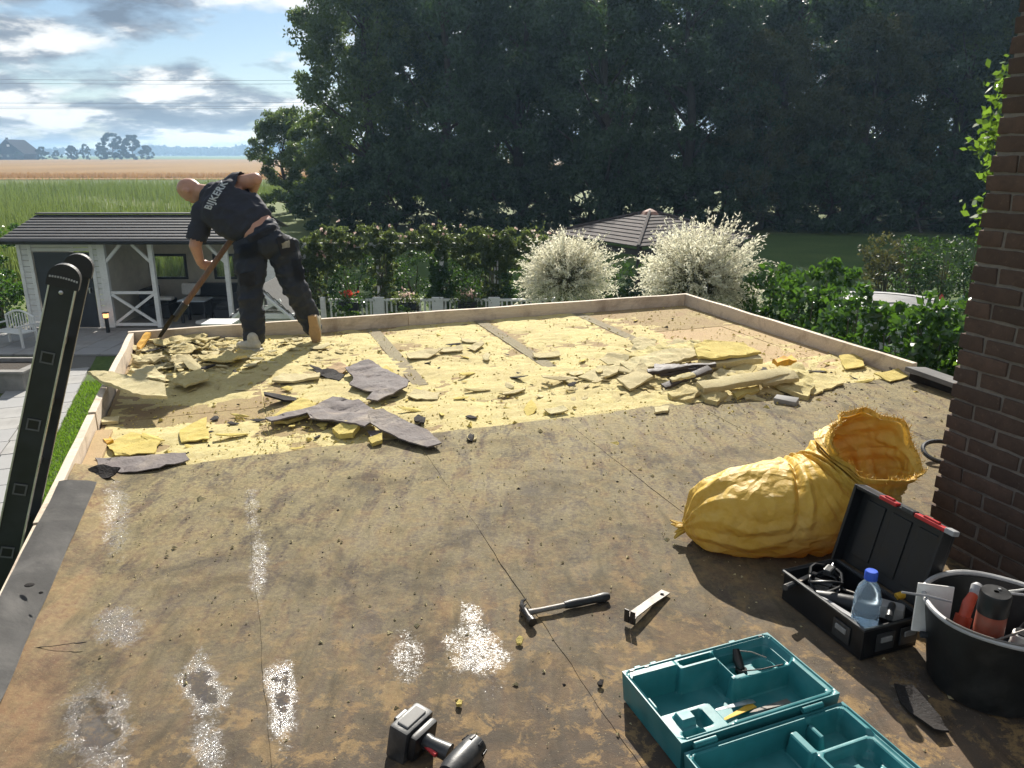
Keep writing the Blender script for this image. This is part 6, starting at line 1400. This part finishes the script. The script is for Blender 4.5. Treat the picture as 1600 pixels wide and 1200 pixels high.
# trousers
b = MB()
b.ico(hipC, (.185, .15, .13), 2, Matrix.Rotation(.2, 3, 'Y')); b.ico(hipC.lerp(waist, .40), (.166, .138, .055), 2, rot_t); b.ico(hipC.lerp(waist, .15), (.180, .148, .085), 2, rot_t)
b.ico(hipC+Vector((.05, -.05, .0)), (.10, .10, .11), 2); b.ico(hipC+Vector((-.07, -.05, -.01)), (.10, .10, .11), 2)
chain(b, [hipL, kneeL, ankL+Vector((0, 0, .03))], [.140, .105, .088], 11); chain(b, [hipR, kneeR, ankR+(kneeR-ankR)*.08], [.138, .104, .086], 11)
b.ico(ankL+Vector((-.005, -.01, .01)), (.082, .085, .05), 2); b.ico(ankR+Vector((.0, -.0, .02)), (.08, .085, .05), 2)
tr_me = fuse(b, .010, 5, 'trousers', M['trouser_navy'], lambda p: folds(p, 1.5))
trs = link('trousers', tr_me, man, world=True)
bvh_t = BVHTree.FromPolygons([v.co for v in tr_me.vertices], [p.vertices[:] for p in tr_me.polygons])
bvh_s = BVHTree.FromPolygons([v.co for v in sh_me.vertices], [p.vertices[:] for p in sh_me.polygons])
EYE = Vector((0, 0, CAM_H))
def patch(name, bvh, quad, mat, parent, nseg=8, off=.006, th=.004):
    """cloth piece laid on the garment: quad given as four px corners"""
    b = MB(); ok = True; P = {}
    for i in range(nseg+1):
        for j in range(nseg+1):
            a, c = i/nseg, j/nseg; x = (quad[0][0]*(1-a)+quad[1][0]*a)*(1-c)+(quad[3][0]*(1-a)+quad[2][0]*a)*c; y = (quad[0][1]*(1-a)+quad[1][1]*a)*(1-c)+(quad[3][1]*(1-a)+quad[2][1]*a)*c
            h, n, _, _ = bvh.ray_cast(EYE, ray(x, y).normalized())
            if h is not None: P[i, j] = b.b.verts.new(h+n*off)
    for i in range(nseg):
        for j in range(nseg):
            k = [(i, j), (i+1, j), (i+1, j+1), (i, j+1)]
            if all(q in P for q in k): b.b.faces.new([P[q] for q in k])
    if not b.b.faces: b.b.free(); return
    bmesh.ops.solidify(b.b, geom=b.b.faces[:], thickness=th); o = b.build(name, M[mat], parent, True, 60); return o
patch('back_pocket', bvh_t, [(432, 372), (456, 360), (462, 392), (440, 400)], 'trouser_patch', trs)
patch('pocket_lining', bvh_t, [(439, 380), (452, 376), (452, 386), (441, 389)], 'shoe_grey', trs, 5, .011)
patch('back_pocket', bvh_t, [(372, 384), (402, 378), (404, 402), (376, 406)], 'trouser_navy', trs)
patch('knee_patch', bvh_t, [(374, 428), (398, 424), (398, 445), (378, 448)], 'trouser_patch', trs)
patch('thigh_pocket', bvh_t, [(456, 408), (470, 404), (478, 436), (462, 440)], 'trouser_navy', trs, 6, .012)
patch('waistband', bvh_t, [(388, 372), (440, 347), (444, 354), (392, 380)], 'trouser_patch', trs, 10, .006)
# shoes: left flat on the boards, right on its toes with the sole towards us
def shoe(label, heel, toe, up, tiltsole=False):
    d = (toe-heel).normalized(); s = d.cross(up).normalized(); u_ = s.cross(d); m = Matrix((d, s, u_)).transposed(); b = MB()
    for f in np.linspace(0, 1, 9): w_ = .040+.012*math.sin(f*PI*.9+.2); b.ico(heel.lerp(toe, f)+u_*(.055-.02*f), (.045, w_, .048-.016*f), 2, m)
    b.ico(heel+d*.03+u_*.10, (.052, .045, .06), 2, m)
    o = link('shoe', fuse(b, .008, 3, 'shoe', M['shoe_grey']), man, world=True, label=label)
    pts = [(-.045+.0*i, 0) for i in range(0)]
    L_ = (toe-heel).length; prof = [(-.05, -.035), (-.055, 0), (-.05, .035), (.05, .038), (L_*.65, .052), (L_+.03, .035), (L_+.048, 0), (L_+.03, -.035), (L_*.65, -.052), (.05, -.038)]
    mm = Matrix.Translation(heel-u_*.004) @ m.to_4x4(); bb = MB(); bb.prism(prof, .026, mm); link('sole', bb.mesh('sole', M['shoe_sole'] if tiltsole else M['shoe_grey'], True, 40), o)
fl = at(401, 549, .006); shoe('pale grey left shoe flat on the boards', Vector((fl.x, fl.y, .010)), Vector((fl.x-.15, fl.y+.07, .010)), Vector((0, 0, 1)))
fr_ = at(493, 538, 0); toe = Vector((fr_.x, fr_.y+.02, .045)); shoe('right shoe on its toes showing the tan sole', toe+Vector((-.002, -.045, .165)), toe, Vector((0.03, .95, .3)), True)
# lettering on the back
tcv = bpy.data.curves.new('print', 'FONT'); tcv.body = 'BIJKERK'; tcv.align_x = 'CENTER'; tcv.align_y = 'CENTER'; tcv.size = 1; tcv.offset = .03; tcv.space_character = 1.08; to = bpy.data.objects.new('tmp_text', tcv); sc2 = bpy.data.scenes.new('tmp'); sc2.collection.objects.link(to); sc2.view_layers[0].update()
tm = bpy.data.meshes.new_from_object(to.evaluated_get(sc2.view_layers[0].depsgraph)); bpy.data.objects.remove(to); bpy.data.scenes.remove(sc2)
bm = bmesh.new(); bm.from_mesh(tm); bmesh.ops.triangulate(bm, faces=bm.faces[:])
for _ in range(2): bmesh.ops.subdivide_edges(bm, edges=[e for e in bm.edges if e.calc_length() > .12], cuts=1); bmesh.ops.triangulate(bm, faces=bm.faces[:])
xs = [v.co.x for v in bm.verts]; ys = [v.co.y for v in bm.verts]; X0, X1, Y0, Y1 = min(xs), max(xs), min(ys), max(ys); bad = []
for v in bm.verts:
    a = (v.co.x-X0)/(X1-X0); c = (v.co.y-Y0)/(Y1-Y0)
    # baseline runs from the left shoulder blade up to the right one; letters stand towards the neck
    bx, by = 333+(360-333)*a-5*a*(1-a), 329-(329-287)*a; nx, ny = -14.5*(1-.12*a), -5.5-2.5*(a-.5)
    h, n, _, _ = bvh_s.ray_cast(EYE, ray(bx+nx*c, by+ny*c).normalized())
    if h is None: bad.append(v)
    else: v.co = h-ray(bx, by).normalized()*.005
if bad: bmesh.ops.delete(bm, geom=bad, context='VERTS')
bmesh.ops.recalc_face_normals(bm, faces=bm.faces[:]); bm.to_mesh(tm); bm.free(); tm.materials.clear(); tm.materials.append(M['print_grey']); link('lettering', tm, shirt)
# shovel
sv = thing('shovel', 'wooden-handled shovel held by the worker, prying at the far left corner', 'shovel', tip)
part(lambda b: b.tube([tip+bd*.26, tip.lerp(btop, .5), tip.lerp(btop, 1.34)], [.024, .024, .022], 12), 'handle', 'shovel_wood', sv, True)
part(lambda b: b.tube([tip+bd*.16, tip+bd*.34], [.028, .031], 12), 'socket', 'black_steel', sv, True)
sx_ = bd.cross(Vector((0, 1, 0))).normalized(); sy_ = sx_.cross(bd).normalized()
def blade_fn(a, c):
    w_ = (.085-.02*(1-c)**3); x = (a-.5)*2*w_; return tip+bd*(-.03+.24*c)+sy_*x*.8+sx_*(.25*x*x/.08)
b = MB(); b.grid(blade_fn, 10, 10); bmesh.ops.solidify(b.b, geom=b.b.faces[:], thickness=.004); b.build('blade', M['black_steel'], sv, True, world=True)
part(lambda b: b.tube([tip.lerp(btop, 1.34)-sy_*.06, tip.lerp(btop, 1.34)+sy_*.06], .018, 10), 'grip_bar', 'shovel_wood', sv, True)
# ------------------------------------------------------------------ haze
if 0: pass
b = MB(); b.box((-300, 1150, 12), (5600, 2500, 32)); hz = b.build('haze', None)
t = NT('haze_air'); v = t.n('ShaderNodeVolumePrincipled'); v.inputs['Color'].default_value = (.45, .70, 1, 1); v.inputs['Density'].default_value = .00042; v.inputs['Anisotropy'].default_value = .35; t.l(v.outputs[0], t.out.inputs['Volume'])
hz.data.materials.append(t.m); tag(hz, 'thin summer haze over the fields and far woods', 'haze', kind='stuff')
